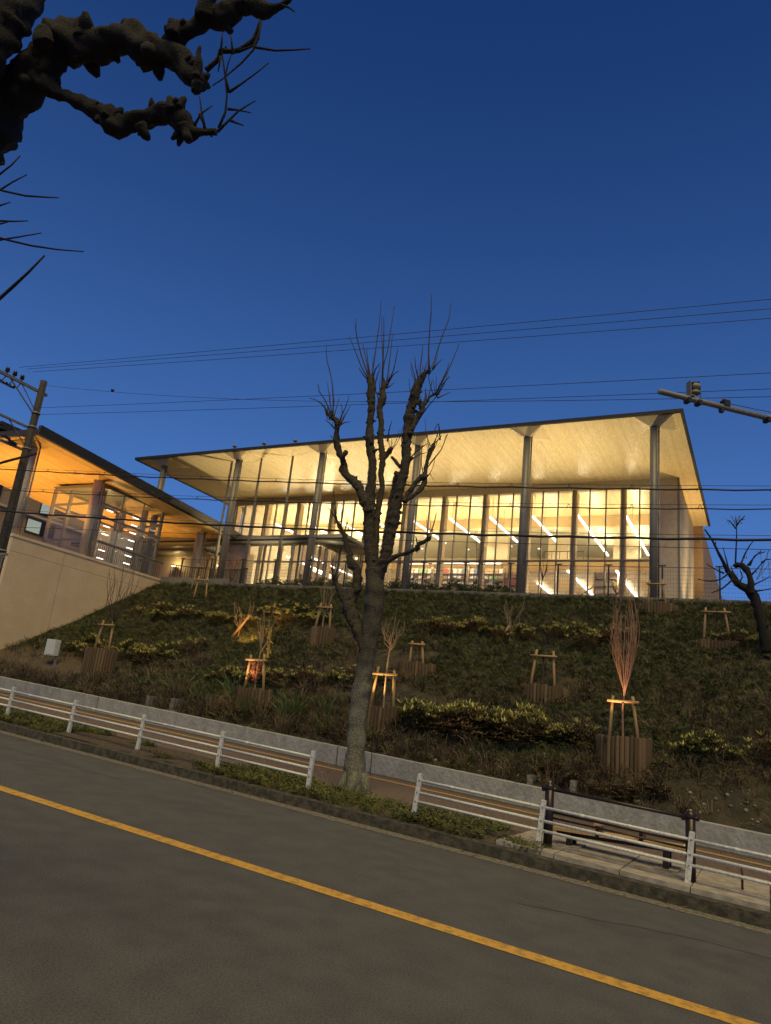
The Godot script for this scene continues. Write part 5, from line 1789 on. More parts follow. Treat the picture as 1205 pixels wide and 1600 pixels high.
	# this year's shoots
	var w := [
		[V4(-7.36, 7.10, 12.50, 0.014), V4(-7.55, 7.55, 12.43, 0.014), V4(-7.70, 8.03, 12.35, 0.014), V4(-7.72, 8.27, 12.27, 0.014), V4(-7.69, 8.43, 12.20, 0.014)], [V4(-7.37, 7.07, 12.50, 0.014), V4(-7.55, 7.34, 12.47, 0.014), V4(-7.74, 7.73, 12.43, 0.014), V4(-7.93, 8.12, 12.40, 0.014)], [V4(-7.34, 7.07, 12.50, 0.014), V4(-7.53, 7.50, 12.63, 0.014), V4(-7.73, 7.94, 12.77, 0.014), V4(-7.88, 8.25, 12.90, 0.015)], [V4(-7.33, 7.10, 12.50, 0.014), V4(-7.41, 7.45, 12.45, 0.014), V4(-7.46, 7.77, 12.40, 0.014)],
		[V4(-7.31, 7.06, 12.50, 0.014), V4(-7.32, 7.35, 12.55, 0.014), V4(-7.34, 7.92, 12.60, 0.014), V4(-7.36, 8.51, 12.65, 0.014), V4(-7.41, 9.13, 12.70, 0.014)], [V4(-7.33, 7.09, 12.60, 0.014), V4(-7.24, 7.27, 12.50, 0.014), V4(-7.13, 7.29, 12.40, 0.014), V4(-7.02, 7.29, 12.30, 0.014)], [V4(-7.36, 7.03, 12.60, 0.014), V4(-7.45, 7.12, 12.40, 0.014), V4(-7.46, 7.19, 12.20, 0.014)],
		[V4(-7.35, 7.05, 13.10, 0.014), V4(-7.42, 7.51, 13.15, 0.014), V4(-7.48, 7.94, 13.20, 0.015), V4(-7.59, 8.48, 13.25, 0.015), V4(-7.69, 9.12, 13.30, 0.015)], [V4(-7.32, 7.08, 13.10, 0.014), V4(-7.34, 7.66, 13.00, 0.014), V4(-7.34, 8.24, 12.90, 0.014), V4(-7.35, 8.77, 12.80, 0.014)], [V4(-7.37, 7.15, 13.10, 0.014), V4(-7.39, 7.73, 13.12, 0.014), V4(-7.35, 8.09, 13.15, 0.014), V4(-7.34, 8.64, 13.17, 0.015), V4(-7.33, 9.29, 13.20, 0.015)], [V4(-7.24, 7.26, 13.10, 0.014), V4(-7.30, 7.76, 13.20, 0.014), V4(-7.35, 8.17, 13.30, 0.015), V4(-7.41, 8.70, 13.40, 0.015)],
		[V4(-7.21, 7.28, 13.10, 0.014), V4(-7.10, 7.54, 13.07, 0.014), V4(-7.05, 7.79, 13.03, 0.014), V4(-7.01, 8.04, 13.00, 0.014)], [V4(-7.20, 7.28, 13.10, 0.014), V4(-7.04, 7.40, 13.00, 0.014), V4(-6.87, 7.40, 12.90, 0.014)], [V4(-7.34, 6.62, 13.10, 0.014), V4(-7.43, 6.96, 13.07, 0.014), V4(-7.51, 7.16, 13.05, 0.014), V4(-7.44, 7.53, 13.03, 0.014), V4(-7.40, 7.65, 13.00, 0.014)], [V4(-7.24, 7.13, 13.10, 0.014), V4(-7.21, 7.22, 13.20, 0.014), V4(-7.16, 7.36, 13.30, 0.014)],
		[V4(-6.02, 7.16, 12.60, 0.013), V4(-6.04, 7.62, 12.55, 0.013), V4(-6.04, 8.12, 12.50, 0.013), V4(-6.02, 8.47, 12.45, 0.014), V4(-6.03, 8.83, 12.40, 0.014)], [V4(-5.93, 7.17, 12.60, 0.013), V4(-5.92, 7.52, 12.68, 0.013), V4(-5.85, 8.01, 12.75, 0.014), V4(-5.77, 8.42, 12.82, 0.014), V4(-5.78, 8.92, 12.90, 0.014)], [V4(-5.93, 7.14, 12.60, 0.013), V4(-5.83, 7.28, 12.60, 0.013), V4(-5.72, 7.38, 12.60, 0.013)], [V4(-6.20, 6.94, 12.60, 0.013), V4(-6.23, 7.25, 12.63, 0.013), V4(-6.24, 7.64, 12.67, 0.014), V4(-6.26, 7.84, 12.70, 0.014)], [V4(-6.23, 6.98, 12.60, 0.013), V4(-6.27, 7.18, 12.50, 0.013), V4(-6.27, 7.40, 12.40, 0.013)], [V4(-6.27, 6.89, 12.60, 0.013), V4(-6.37, 7.17, 12.60, 0.013), V4(-6.43, 7.36, 12.60, 0.014)],
		[V4(-5.93, 6.76, 12.90, 0.013), V4(-5.87, 7.00, 12.97, 0.013), V4(-5.78, 7.32, 13.05, 0.014), V4(-5.71, 7.65, 13.12, 0.014), V4(-5.63, 8.05, 13.20, 0.014)], [V4(-5.91, 6.82, 12.90, 0.013), V4(-5.80, 7.05, 12.87, 0.013), V4(-5.69, 7.26, 12.83, 0.013), V4(-5.66, 7.39, 12.80, 0.013)], [V4(-5.90, 6.73, 12.90, 0.013), V4(-5.69, 6.87, 12.70, 0.013), V4(-5.48, 6.89, 12.50, 0.013)], [V4(-5.89, 6.64, 12.90, 0.013), V4(-5.84, 6.80, 13.10, 0.014), V4(-5.79, 6.95, 13.30, 0.014)], [V4(-6.15, 6.45, 12.80, 0.013), V4(-6.14, 6.70, 12.85, 0.013), V4(-6.21, 6.91, 12.90, 0.014)], [V4(-6.07, 6.56, 12.80, 0.013), V4(-6.08, 6.84, 12.90, 0.013), V4(-6.10, 7.16, 13.00, 0.014)],
		[V4(-6.31, 5.97, 12.80, 0.013), V4(-6.25, 6.20, 12.88, 0.013), V4(-6.13, 6.48, 12.95, 0.013), V4(-6.01, 6.71, 13.03, 0.014), V4(-5.93, 6.86, 13.10, 0.014)], [V4(-6.30, 6.04, 12.70, 0.013), V4(-6.25, 6.28, 12.60, 0.013), V4(-6.17, 6.46, 12.50, 0.013)],
		[V4(-7.96, 6.16, 12.20, 0.014), V4(-7.98, 6.56, 12.15, 0.014), V4(-8.06, 6.99, 12.10, 0.014), V4(-8.20, 7.41, 12.05, 0.014), V4(-8.23, 7.72, 12.00, 0.014)], [V4(-8.02, 6.20, 12.20, 0.014), V4(-8.14, 6.48, 12.10, 0.014), V4(-8.25, 6.64, 12.00, 0.014), V4(-8.24, 6.77, 11.90, 0.014)], [V4(-8.10, 6.24, 12.20, 0.014), V4(-8.20, 6.39, 12.07, 0.014), V4(-8.29, 6.43, 11.93, 0.014), V4(-8.35, 6.41, 11.80, 0.013)], [V4(-7.98, 6.16, 12.20, 0.014), V4(-8.19, 6.60, 12.35, 0.014), V4(-8.41, 7.11, 12.50, 0.014)], [V4(-7.93, 6.13, 12.20, 0.014), V4(-8.02, 6.44, 12.40, 0.014), V4(-8.12, 6.75, 12.60, 0.014)], [V4(-7.80, 5.91, 12.20, 0.013), V4(-7.70, 6.08, 12.13, 0.013), V4(-7.59, 6.24, 12.07, 0.013), V4(-7.49, 6.46, 12.00, 0.013)], [V4(-7.76, 5.91, 12.20, 0.013), V4(-7.80, 6.23, 12.30, 0.014), V4(-7.92, 6.52, 12.40, 0.014)], [V4(-7.74, 5.91, 12.20, 0.013), V4(-7.65, 6.13, 12.20, 0.013), V4(-7.55, 6.34, 12.20, 0.013)], [V4(-7.77, 5.88, 12.20, 0.013), V4(-7.56, 5.88, 12.05, 0.013), V4(-7.33, 5.81, 11.90, 0.013)], [V4(-7.89, 5.86, 12.20, 0.013), V4(-8.03, 5.99, 12.20, 0.014), V4(-8.14, 6.06, 12.20, 0.014)], [V4(-7.78, 5.54, 12.20, 0.013), V4(-7.94, 5.67, 12.25, 0.013), V4(-8.03, 5.74, 12.30, 0.014)],
		[V4(-8.11, 4.12, 13.10, 0.014), V4(-8.18, 4.44, 13.10, 0.014), V4(-8.24, 4.66, 13.10, 0.014), V4(-8.27, 4.85, 13.10, 0.014)], [V4(-8.13, 4.14, 13.10, 0.014), V4(-8.32, 4.33, 13.20, 0.014), V4(-8.51, 4.48, 13.30, 0.014)], [V4(-7.98, 3.94, 13.10, 0.014), V4(-7.88, 4.15, 12.95, 0.014), V4(-7.77, 4.33, 12.80, 0.013)], [V4(-7.87, 3.85, 13.10, 0.014), V4(-7.82, 4.02, 13.10, 0.014), V4(-7.82, 4.16, 13.10, 0.014)], [V4(-7.75, 3.50, 13.10, 0.013), V4(-7.88, 3.54, 13.10, 0.014), V4(-7.91, 3.35, 13.10, 0.014)],
		[V4(-7.86, 2.78, 12.90, 0.013), V4(-7.83, 2.91, 12.75, 0.013), V4(-7.80, 2.98, 12.60, 0.013)], [V4(-7.84, 2.78, 12.90, 0.013), V4(-7.82, 2.97, 12.90, 0.013), V4(-7.78, 3.08, 12.90, 0.013)], [V4(-7.80, 2.73, 12.90, 0.013), V4(-7.81, 2.94, 13.05, 0.013), V4(-7.83, 3.12, 13.20, 0.014)], [V4(-7.88, 2.75, 12.90, 0.013), V4(-7.93, 3.11, 12.90, 0.013), V4(-7.91, 3.27, 12.90, 0.013)],
		[V4(-5.98, 5.54, 13.00, 0.013), V4(-5.95, 5.78, 13.10, 0.013), V4(-5.93, 6.05, 13.20, 0.013), V4(-5.99, 6.21, 13.30, 0.014)], [V4(-6.06, 5.07, 13.00, 0.013), V4(-5.95, 5.25, 13.00, 0.013), V4(-5.75, 5.52, 13.00, 0.013), V4(-5.66, 5.82, 13.00, 0.013), V4(-5.63, 5.85, 13.00, 0.013)], [V4(-5.93, 5.66, 13.00, 0.013), V4(-5.78, 5.66, 12.85, 0.013), V4(-5.64, 5.70, 12.70, 0.013)], [V4(-6.06, 4.94, 13.00, 0.013), V4(-5.95, 5.00, 13.00, 0.013), V4(-5.87, 4.87, 13.00, 0.013)], [V4(-6.40, 5.33, 12.90, 0.013), V4(-6.27, 5.47, 12.90, 0.013), V4(-6.11, 5.58, 12.90, 0.013), V4(-6.03, 5.63, 12.90, 0.013)], [V4(-6.86, 5.66, 12.70, 0.013), V4(-6.79, 5.87, 12.60, 0.013), V4(-6.70, 6.04, 12.50, 0.013)], [V4(-5.76, 3.33, 12.30, 0.012), V4(-5.79, 3.43, 12.30, 0.012), V4(-5.81, 3.48, 12.30, 0.012)], [V4(-5.56, 3.43, 12.30, 0.012), V4(-5.58, 3.58, 12.30, 0.012), V4(-5.53, 3.63, 12.30, 0.012)], [V4(-5.75, 5.68, 12.90, 0.013), V4(-5.78, 6.01, 12.80, 0.013), V4(-5.84, 5.72, 12.70, 0.013)], [V4(-6.59, 5.46, 12.90, 0.013), V4(-6.62, 5.72, 12.90, 0.013), V4(-6.65, 5.81, 12.90, 0.013)], [V4(-6.40, 5.25, 12.90, 0.013), V4(-6.23, 5.38, 12.90, 0.013), V4(-5.98, 5.44, 12.90, 0.013)]]
	twigs(t, w, M.twig, 0.0165)
	# dense sprays round each pollard head
	for q in [V(-7.35, 7.04, 12.50), V(-7.28, 6.85, 12.50), V(-7.33, 7.05, 13.10), V(-7.25, 7.23, 13.10), V(-6.21, 6.89, 12.60), V(-6.04, 7.13, 12.60), V(-6.27, 6.50, 12.60), V(-6.12, 6.41, 12.80), V(-5.93, 6.70, 12.90), V(-7.99, 6.11, 12.20), V(-7.84, 5.92, 12.20), V(-8.09, 4.09, 13.10), V(-7.84, 3.71, 13.10), V(-7.85, 2.75, 12.90), V(-5.97, 5.51, 13.00), V(-6.06, 4.93, 13.00), V(-5.56, 3.41, 12.30), V(-6.86, 5.55, 12.90)]:
		var at: Vector3 = q
		var more := []
		for i in 6:
			var a := rng.randf() * TAU
			var l := rng.randf_range(0.18, 0.75) * rng.randf_range(0.5, 1.0)
			var out := Vector3(cos(a), 0, sin(a)) * l * 0.32
			var o := at + Vector3(rng.randf_range(-0.06, 0.06), rng.randf_range(-0.12, 0.04), rng.randf_range(-0.06, 0.06))
			more.append([Vector4(o.x, o.y, o.z, 1), Vector4(o.x + out.x * 0.7, o.y + l * 0.45, o.z + out.z * 0.7, 1), Vector4(o.x + out.x, o.y + l, o.z + out.z, 1)])
		twigs(t, more, M.twig, 0.0105)

func near_tree() -> void:
	var t := thing("overhanging_tree", "dark pollarded tree whose knobbly bare limbs hang overhead beside the eye", "tree")
	var s := mb(false)
	var b := V(-5.115, 1.673, 2.164)
	tube(s, curve([Vector4(b.x - 0.3, -2.0, b.z, 0.36), Vector4(b.x - 0.2, 0.0, b.z, 0.3), Vector4(b.x - 0.05, 1.6, b.z, 0.28), Vector4(b.x, b.y, b.z, 0.27)], 0.12, 0.1), 16, 0.15)
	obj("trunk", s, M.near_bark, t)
	limb(t, "limb", [V4(-5.108, 1.674, 2.168, 0.2511), V4(-4.676, 2.395, 2.143, 0.2085), V4(-4.375, 2.984, 2.092, 0.1911), V4(-4.162, 3.315, 2.078, 0.1822), V4(-3.994, 3.481, 2.093, 0.1221), V4(-3.854, 3.572, 2.118, 0.1085), V4(-3.766, 3.679, 2.110, 0.1081), V4(-3.690, 3.753, 2.106, 0.1044), V4(-3.615, 3.739, 2.131, 0.1170), V4(-3.516, 3.721, 2.170, 0.1069), V4(-3.417, 3.731, 2.200, 0.0807), V4(-3.335, 3.740, 2.221, 0.0772), V4(-3.237, 3.735, 2.254, 0.0929), V4(-3.142, 3.680, 2.303, 0.0989), V4(-3.046, 3.662, 2.340, 0.0763), V4(-2.959, 3.621, 2.380, 0.0697), V4(-2.906, 3.562, 2.408, 0.0600), V4(-2.853, 3.496, 2.437, 0.0597), V4(-2.804, 3.437, 2.463, 0.0407)], M.near_bark, 0.8, 0.025, 20, 26.0)
	limb(t, "limb_stub", [V4(-3.499, 3.720, 2.121, 0.0512), V4(-3.496, 3.800, 2.096, 0.0416), V4(-3.491, 3.837, 2.087, 0.0256)], M.near_bark, 0.9, 0.015, 12, 36.0)
	limb(t, "limb_stub", [V4(-3.240, 3.750, 2.248, 0.0544), V4(-3.262, 3.812, 2.216, 0.0416), V4(-3.271, 3.840, 2.202, 0.0288)], M.near_bark, 0.9, 0.015, 12, 36.0)
	limb(t, "limb_stub", [V4(-3.162, 3.672, 2.315, 0.0512), V4(-3.160, 3.621, 2.332, 0.0320), V4(-3.161, 3.603, 2.338, 0.0192)], M.near_bark, 0.9, 0.015, 12, 36.0)
	limb(t, "limb_stub", [V4(-3.613, 3.577, 1.989, 0.0501), V4(-3.620, 3.665, 1.957, 0.0376), V4(-3.623, 3.682, 1.950, 0.0250)], M.near_bark, 0.9, 0.015, 12, 36.0)
	limb(t, "limb", [V4(-3.069, 3.715, 2.350, 0.0640), V4(-2.969, 3.793, 2.356, 0.0606), V4(-2.881, 3.815, 2.374, 0.0540), V4(-2.800, 3.857, 2.382, 0.0506), V4(-2.721, 3.863, 2.400, 0.0661), V4(-2.656, 3.867, 2.412, 0.0627), V4(-2.597, 3.899, 2.412, 0.0437), V4(-2.519, 3.897, 2.432, 0.0466), V4(-2.444, 3.860, 2.462, 0.0495), V4(-2.391, 3.855, 2.471, 0.0278), V4(-2.331, 3.865, 2.478, 0.0184), V4(-2.271, 3.889, 2.480, 0.0092)], M.near_bark, 0.9, 0.018, 18, 30.0)
	limb(t, "limb_stub", [V4(-2.953, 3.717, 2.293, 0.0376), V4(-2.945, 3.768, 2.281, 0.0282), V4(-2.944, 3.793, 2.273, 0.0219)], M.near_bark, 0.7, 0.02)
	limb(t, "limb_stub", [V4(-2.694, 3.825, 2.395, 0.0407), V4(-2.659, 3.787, 2.426, 0.0250), V4(-2.640, 3.761, 2.444, 0.0157)], M.near_bark, 1.0, 0.015, 12, 40.0)
	limb(t, "limb_stub", [V4(-2.777, 3.823, 2.352, 0.0532), V4(-2.768, 3.909, 2.329, 0.0532), V4(-2.737, 4.033, 2.305, 0.0501)], M.near_bark, 0.6, 0.02)
	limb(t, "limb_stub", [V4(-2.769, 3.409, 2.372, 0.0306), V4(-2.753, 3.494, 2.353, 0.0214), V4(-2.752, 3.536, 2.340, 0.0183), V4(-2.741, 3.578, 2.332, 0.0122)], M.near_bark, 1.0, 0.015, 12, 40.0)
	limb(t, "limb_stub", [V4(-2.757, 3.376, 2.389, 0.0367), V4(-2.766, 3.323, 2.402, 0.0245)], M.near_bark, 1.0, 0.015, 12, 40.0)
	limb(t, "small_limb", [V4(-2.716, 3.450, 2.387, 0.0153), V4(-2.675, 3.476, 2.387, 0.0168), V4(-2.635, 3.508, 2.385, 0.0137), V4(-2.617, 3.534, 2.373, 0.0182), V4(-2.562, 3.530, 2.390, 0.0151), V4(-2.510, 3.533, 2.404, 0.0181), V4(-2.457, 3.556, 2.411, 0.0150), V4(-2.418, 3.584, 2.410, 0.0120), V4(-2.387, 3.645, 2.394, 0.0102), V4(-2.370, 3.664, 2.383, 0.0075)], M.near_bark, 0.7, 0.02, 8)
	limb(t, "limb", [V4(-3.830, 3.545, 2.120, 0.0655), V4(-3.714, 3.454, 2.190, 0.0424), V4(-3.644, 3.432, 2.213, 0.0374), V4(-3.569, 3.396, 2.244, 0.0421), V4(-3.494, 3.368, 2.272, 0.0435), V4(-3.431, 3.317, 2.301, 0.0482), V4(-3.361, 3.267, 2.334, 0.0640), V4(-3.288, 3.224, 2.365, 0.0669), V4(-3.220, 3.232, 2.378, 0.0603), V4(-3.153, 3.247, 2.388, 0.0537), V4(-3.085, 3.268, 2.396, 0.0566), V4(-3.019, 3.275, 2.408, 0.0564), V4(-2.953, 3.275, 2.422, 0.0687), V4(-2.897, 3.218, 2.450, 0.0653), V4(-2.860, 3.158, 2.468, 0.0588), V4(-2.823, 3.127, 2.477, 0.0370), V4(-2.759, 3.123, 2.491, 0.0230), V4(-2.676, 3.122, 2.515, 0.0199)], M.near_bark, 0.9, 0.018, 18, 30.0)
	limb(t, "limb_stub", [V4(-3.124, 3.187, 2.374, 0.0407), V4(-3.099, 3.133, 2.405, 0.0282), V4(-3.093, 3.113, 2.415, 0.0157)], M.near_bark, 1.0, 0.015, 12, 40.0)
	limb(t, "limb_stub", [V4(-2.892, 3.215, 2.370, 0.0428), V4(-2.904, 3.262, 2.349, 0.0275), V4(-2.912, 3.285, 2.337, 0.0153)], M.near_bark, 1.0, 0.015, 12, 40.0)
	limb(t, "limb_stub", [V4(-2.859, 3.232, 2.382, 0.0367), V4(-2.838, 3.276, 2.379, 0.0214), V4(-2.825, 3.292, 2.381, 0.0122)], M.near_bark, 1.0, 0.015, 12, 40.0)
	limb(t, "limb_stub", [V4(-2.850, 3.137, 2.418, 0.0367), V4(-2.820, 3.071, 2.455, 0.0245), V4(-2.814, 3.051, 2.465, 0.0153)], M.near_bark, 1.0, 0.015, 12, 40.0)
	limb(t, "limb", [V4(-3.991, 3.233, 1.783, 0.1681), V4(-3.911, 3.578, 1.831, 0.1377), V4(-3.896, 3.797, 1.886, 0.1281), V4(-3.882, 4.029, 1.935, 0.1114), V4(-3.884, 4.317, 1.959, 0.1004)], M.near_bark, 0.6, 0.03, 14)
	var w := [
		[V4(-2.370, 3.657, 2.385, 0.0035), V4(-2.386, 3.567, 2.406, 0.0035), V4(-2.413, 3.503, 2.412, 0.0035), V4(-2.473, 3.429, 2.405, 0.0035), V4(-2.564, 3.337, 2.386, 0.0035), V4(-2.623, 3.290, 2.371, 0.0035)], [V4(-2.406, 3.518, 2.411, 0.0035), V4(-2.287, 3.484, 2.446, 0.0035), V4(-2.168, 3.470, 2.474, 0.0035), V4(-2.079, 3.456, 2.487, 0.0035)], [V4(-2.483, 3.488, 2.380, 0.0035), V4(-2.412, 3.524, 2.406, 0.0035), V4(-2.385, 3.594, 2.398, 0.0035)], [V4(-2.575, 3.464, 2.339, 0.0035), V4(-2.566, 3.546, 2.317, 0.0035), V4(-2.562, 3.581, 2.309, 0.0035)], [V4(-2.576, 3.451, 2.343, 0.0035), V4(-2.584, 3.409, 2.353, 0.0035), V4(-2.591, 3.368, 2.362, 0.0035)], [V4(-2.515, 3.471, 2.369, 0.0035), V4(-2.519, 3.531, 2.347, 0.0035), V4(-2.521, 3.572, 2.333, 0.0035)], [V4(-2.541, 3.265, 2.422, 0.0035), V4(-2.557, 3.345, 2.387, 0.0035), V4(-2.564, 3.428, 2.357, 0.0035), V4(-2.572, 3.485, 2.335, 0.0035)],
		[V4(-2.599, 3.070, 2.455, 0.0035), V4(-2.564, 3.155, 2.446, 0.0035), V4(-2.552, 3.244, 2.423, 0.0035), V4(-2.558, 3.338, 2.390, 0.0035), V4(-2.542, 3.414, 2.373, 0.0035), V4(-2.522, 3.470, 2.366, 0.0035)], [V4(-2.541, 3.265, 2.422, 0.0035), V4(-2.483, 3.313, 2.437, 0.0035), V4(-2.411, 3.375, 2.455, 0.0035), V4(-2.339, 3.444, 2.471, 0.0035)], [V4(-2.606, 3.048, 2.458, 0.0035), V4(-2.553, 3.109, 2.466, 0.0035), V4(-2.500, 3.169, 2.475, 0.0035), V4(-2.449, 3.209, 2.489, 0.0035), V4(-2.410, 3.237, 2.501, 0.0035)], [V4(-2.551, 3.176, 2.446, 0.0035), V4(-2.500, 3.176, 2.473, 0.0035), V4(-2.437, 3.169, 2.508, 0.0035)], [V4(-2.540, 3.117, 2.471, 0.0035), V4(-2.503, 3.104, 2.494, 0.0035), V4(-2.475, 3.097, 2.512, 0.0035)], [V4(-2.668, 3.061, 2.421, 0.0035), V4(-2.679, 3.128, 2.394, 0.0035), V4(-2.688, 3.228, 2.356, 0.0035)], [V4(-2.719, 3.069, 2.392, 0.0035), V4(-2.685, 3.134, 2.388, 0.0035), V4(-2.626, 3.185, 2.403, 0.0035)], [V4(-2.691, 3.133, 2.385, 0.0035), V4(-2.668, 3.068, 2.419, 0.0035)], [V4(-2.266, 3.757, 2.408, 0.0035), V4(-2.228, 3.748, 2.431, 0.0035), V4(-2.200, 3.727, 2.452, 0.0035)],
		[V4(-3.696, 2.537, 1.929, 0.0035), V4(-3.601, 2.634, 1.948, 0.0035), V4(-3.543, 2.687, 1.961, 0.0035), V4(-3.498, 2.741, 1.967, 0.0035)], [V4(-3.698, 2.491, 1.943, 0.0035), V4(-3.604, 2.551, 1.973, 0.0035), V4(-3.540, 2.601, 1.991, 0.0035), V4(-3.471, 2.646, 2.013, 0.0035)], [V4(-3.634, 2.564, 1.953, 0.0035), V4(-3.591, 2.549, 1.980, 0.0035), V4(-3.481, 2.536, 2.043, 0.0035), V4(-3.388, 2.540, 2.091, 0.0035), V4(-3.320, 2.544, 2.125, 0.0035)], [V4(-3.669, 2.451, 1.971, 0.0035), V4(-3.606, 2.472, 1.998, 0.0035), V4(-3.556, 2.494, 2.017, 0.0035)], [V4(-3.671, 2.389, 1.991, 0.0035), V4(-3.609, 2.392, 2.022, 0.0035), V4(-3.541, 2.397, 2.056, 0.0035), V4(-3.473, 2.408, 2.089, 0.0035)], [V4(-3.641, 2.366, 2.014, 0.0035), V4(-3.610, 2.376, 2.027, 0.0035), V4(-3.572, 2.390, 2.042, 0.0035)], [V4(-3.706, 2.272, 2.010, 0.0035), V4(-3.612, 2.293, 2.052, 0.0035), V4(-3.519, 2.320, 2.093, 0.0035), V4(-3.410, 2.353, 2.140, 0.0035)], [V4(-3.630, 2.307, 2.038, 0.0035), V4(-3.575, 2.297, 2.071, 0.0035), V4(-3.459, 2.281, 2.137, 0.0035), V4(-3.336, 2.276, 2.204, 0.0035), V4(-3.210, 2.280, 2.270, 0.0035)]]
	twigs(t, w, M.near_bark, 0.0078)
	twigs(t, [[V4(-3.625, 1.854, 2.070, 0.0034), V4(-3.532, 1.942, 2.091, 0.0034), V4(-3.470, 2.007, 2.103, 0.0034), V4(-3.392, 2.090, 2.117, 0.0034), V4(-3.314, 2.183, 2.129, 0.0034)]], M.near_bark, 0.012)

func pollard() -> void:
	var t := thing("leaning_pollard", "leaning pollard tree with a hooked stub at the downhill end of the bank", "tree")
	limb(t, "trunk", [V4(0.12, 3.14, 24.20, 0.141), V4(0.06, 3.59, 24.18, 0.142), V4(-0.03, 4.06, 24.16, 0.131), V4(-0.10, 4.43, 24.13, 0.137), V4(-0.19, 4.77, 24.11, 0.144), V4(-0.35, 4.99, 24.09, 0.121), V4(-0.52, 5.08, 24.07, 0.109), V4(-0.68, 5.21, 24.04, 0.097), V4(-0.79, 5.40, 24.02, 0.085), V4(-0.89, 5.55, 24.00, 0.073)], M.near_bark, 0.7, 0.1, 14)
	limb(t, "limb", [V4(-0.24, 4.82, 24.00, 0.096), V4(-0.26, 5.13, 24.00, 0.084), V4(-0.29, 5.36, 24.00, 0.078), V4(-0.37, 5.55, 24.00, 0.097), V4(-0.47, 5.67, 24.00, 0.097), V4(-0.61, 5.71, 24.00, 0.079), V4(-0.68, 5.63, 24.00, 0.067)], M.near_bark, 0.8, 0.08, 12)
	limb(t, "limb", [V4(-0.86, 5.47, 24.00, 0.067), V4(-0.99, 5.77, 23.90, 0.051), V4(-1.12, 6.06, 23.80, 0.039), V4(-1.29, 6.44, 23.70, 0.032), V4(-1.47, 6.72, 23.60, 0.020)], M.near_bark, 0.6, 0.1, 8)
	var w := [[V4(-0.66, 5.67, 24.00, 0.019), V4(-0.63, 6.15, 24.00, 0.019), V4(-0.60, 6.65, 24.00, 0.019), V4(-0.61, 7.22, 24.00, 0.020)], [V4(-0.61, 6.91, 24.00, 0.020), V4(-0.47, 7.11, 24.00, 0.020), V4(-0.36, 7.23, 24.00, 0.020)], [V4(-0.62, 6.83, 24.00, 0.020), V4(-0.75, 7.04, 24.00, 0.020), V4(-0.86, 7.12, 24.00, 0.020)], [V4(-0.51, 5.71, 24.00, 0.019), V4(-0.39, 6.03, 24.00, 0.019), V4(-0.25, 6.30, 24.00, 0.019), V4(-0.16, 6.42, 24.00, 0.019)], [V4(-0.33, 5.67, 24.00, 0.019), V4(-0.16, 5.91, 24.00, 0.019), V4(0.06, 6.14, 24.00, 0.019)], [V4(-0.26, 5.36, 24.00, 0.019), V4(-0.10, 5.55, 24.00, 0.019), V4(0.10, 5.81, 24.00, 0.019)], [V4(-0.28, 5.05, 24.00, 0.019), V4(-0.04, 5.17, 24.00, 0.019), V4(0.25, 5.34, 24.00, 0.019)], [V4(-0.15, 4.90, 24.00, 0.019), V4(0.08, 4.94, 24.00, 0.019), V4(0.35, 5.00, 24.00, 0.019)],
		[V4(-0.82, 5.43, 23.80, 0.019), V4(-1.03, 5.23, 23.80, 0.019), V4(-1.35, 5.15, 23.80, 0.019), V4(-1.70, 5.21, 23.80, 0.019)], [V4(-0.96, 5.39, 23.80, 0.019), V4(-1.20, 5.51, 23.80, 0.019), V4(-1.43, 5.68, 23.80, 0.019)], [V4(-0.79, 5.31, 23.80, 0.019), V4(-0.88, 5.74, 23.80, 0.019), V4(-0.98, 6.20, 23.80, 0.019)], [V4(-0.74, 5.20, 23.80, 0.019), V4(-1.04, 4.92, 23.80, 0.019), V4(-1.32, 4.80, 23.80, 0.019)], [V4(-0.27, 5.67, 24.00, 0.019), V4(-0.12, 5.98, 24.00, 0.019), V4(0.16, 6.10, 24.00, 0.019)], [V4(-0.52, 5.12, 24.00, 0.019), V4(-0.72, 5.47, 24.00, 0.019), V4(-0.78, 5.67, 24.00, 0.019)], [V4(-0.63, 5.08, 24.00, 0.019), V4(-0.48, 5.32, 24.00, 0.019), V4(-0.54, 5.55, 24.00, 0.019)], [V4(-1.13, 6.11, 24.00, 0.020), V4(-1.20, 6.32, 24.00, 0.020), V4(-1.18, 6.44, 24.00, 0.020)], [V4(0.04, 5.75, 24.00, 0.019), V4(0.18, 5.87, 24.00, 0.019), V4(0.35, 5.86, 24.00, 0.019)]]
	twigs(t, w, M.near_bark, 0.03)
	leaf_clump("few dry leaves clinging to the twigs of the leaning pollard", V(0.08, 5.75, 24.00), Vector3(0.7, 0.5, 0.3), 26, M.leaf_brown, "dry_leaves")
	leaf_clump("few dry leaves at the top of the leaning pollard's upright twig", V(-0.59, 7.12, 24.00), Vector3(0.35, 0.16, 0.2), 22, M.leaf_brown, "dry_leaves")

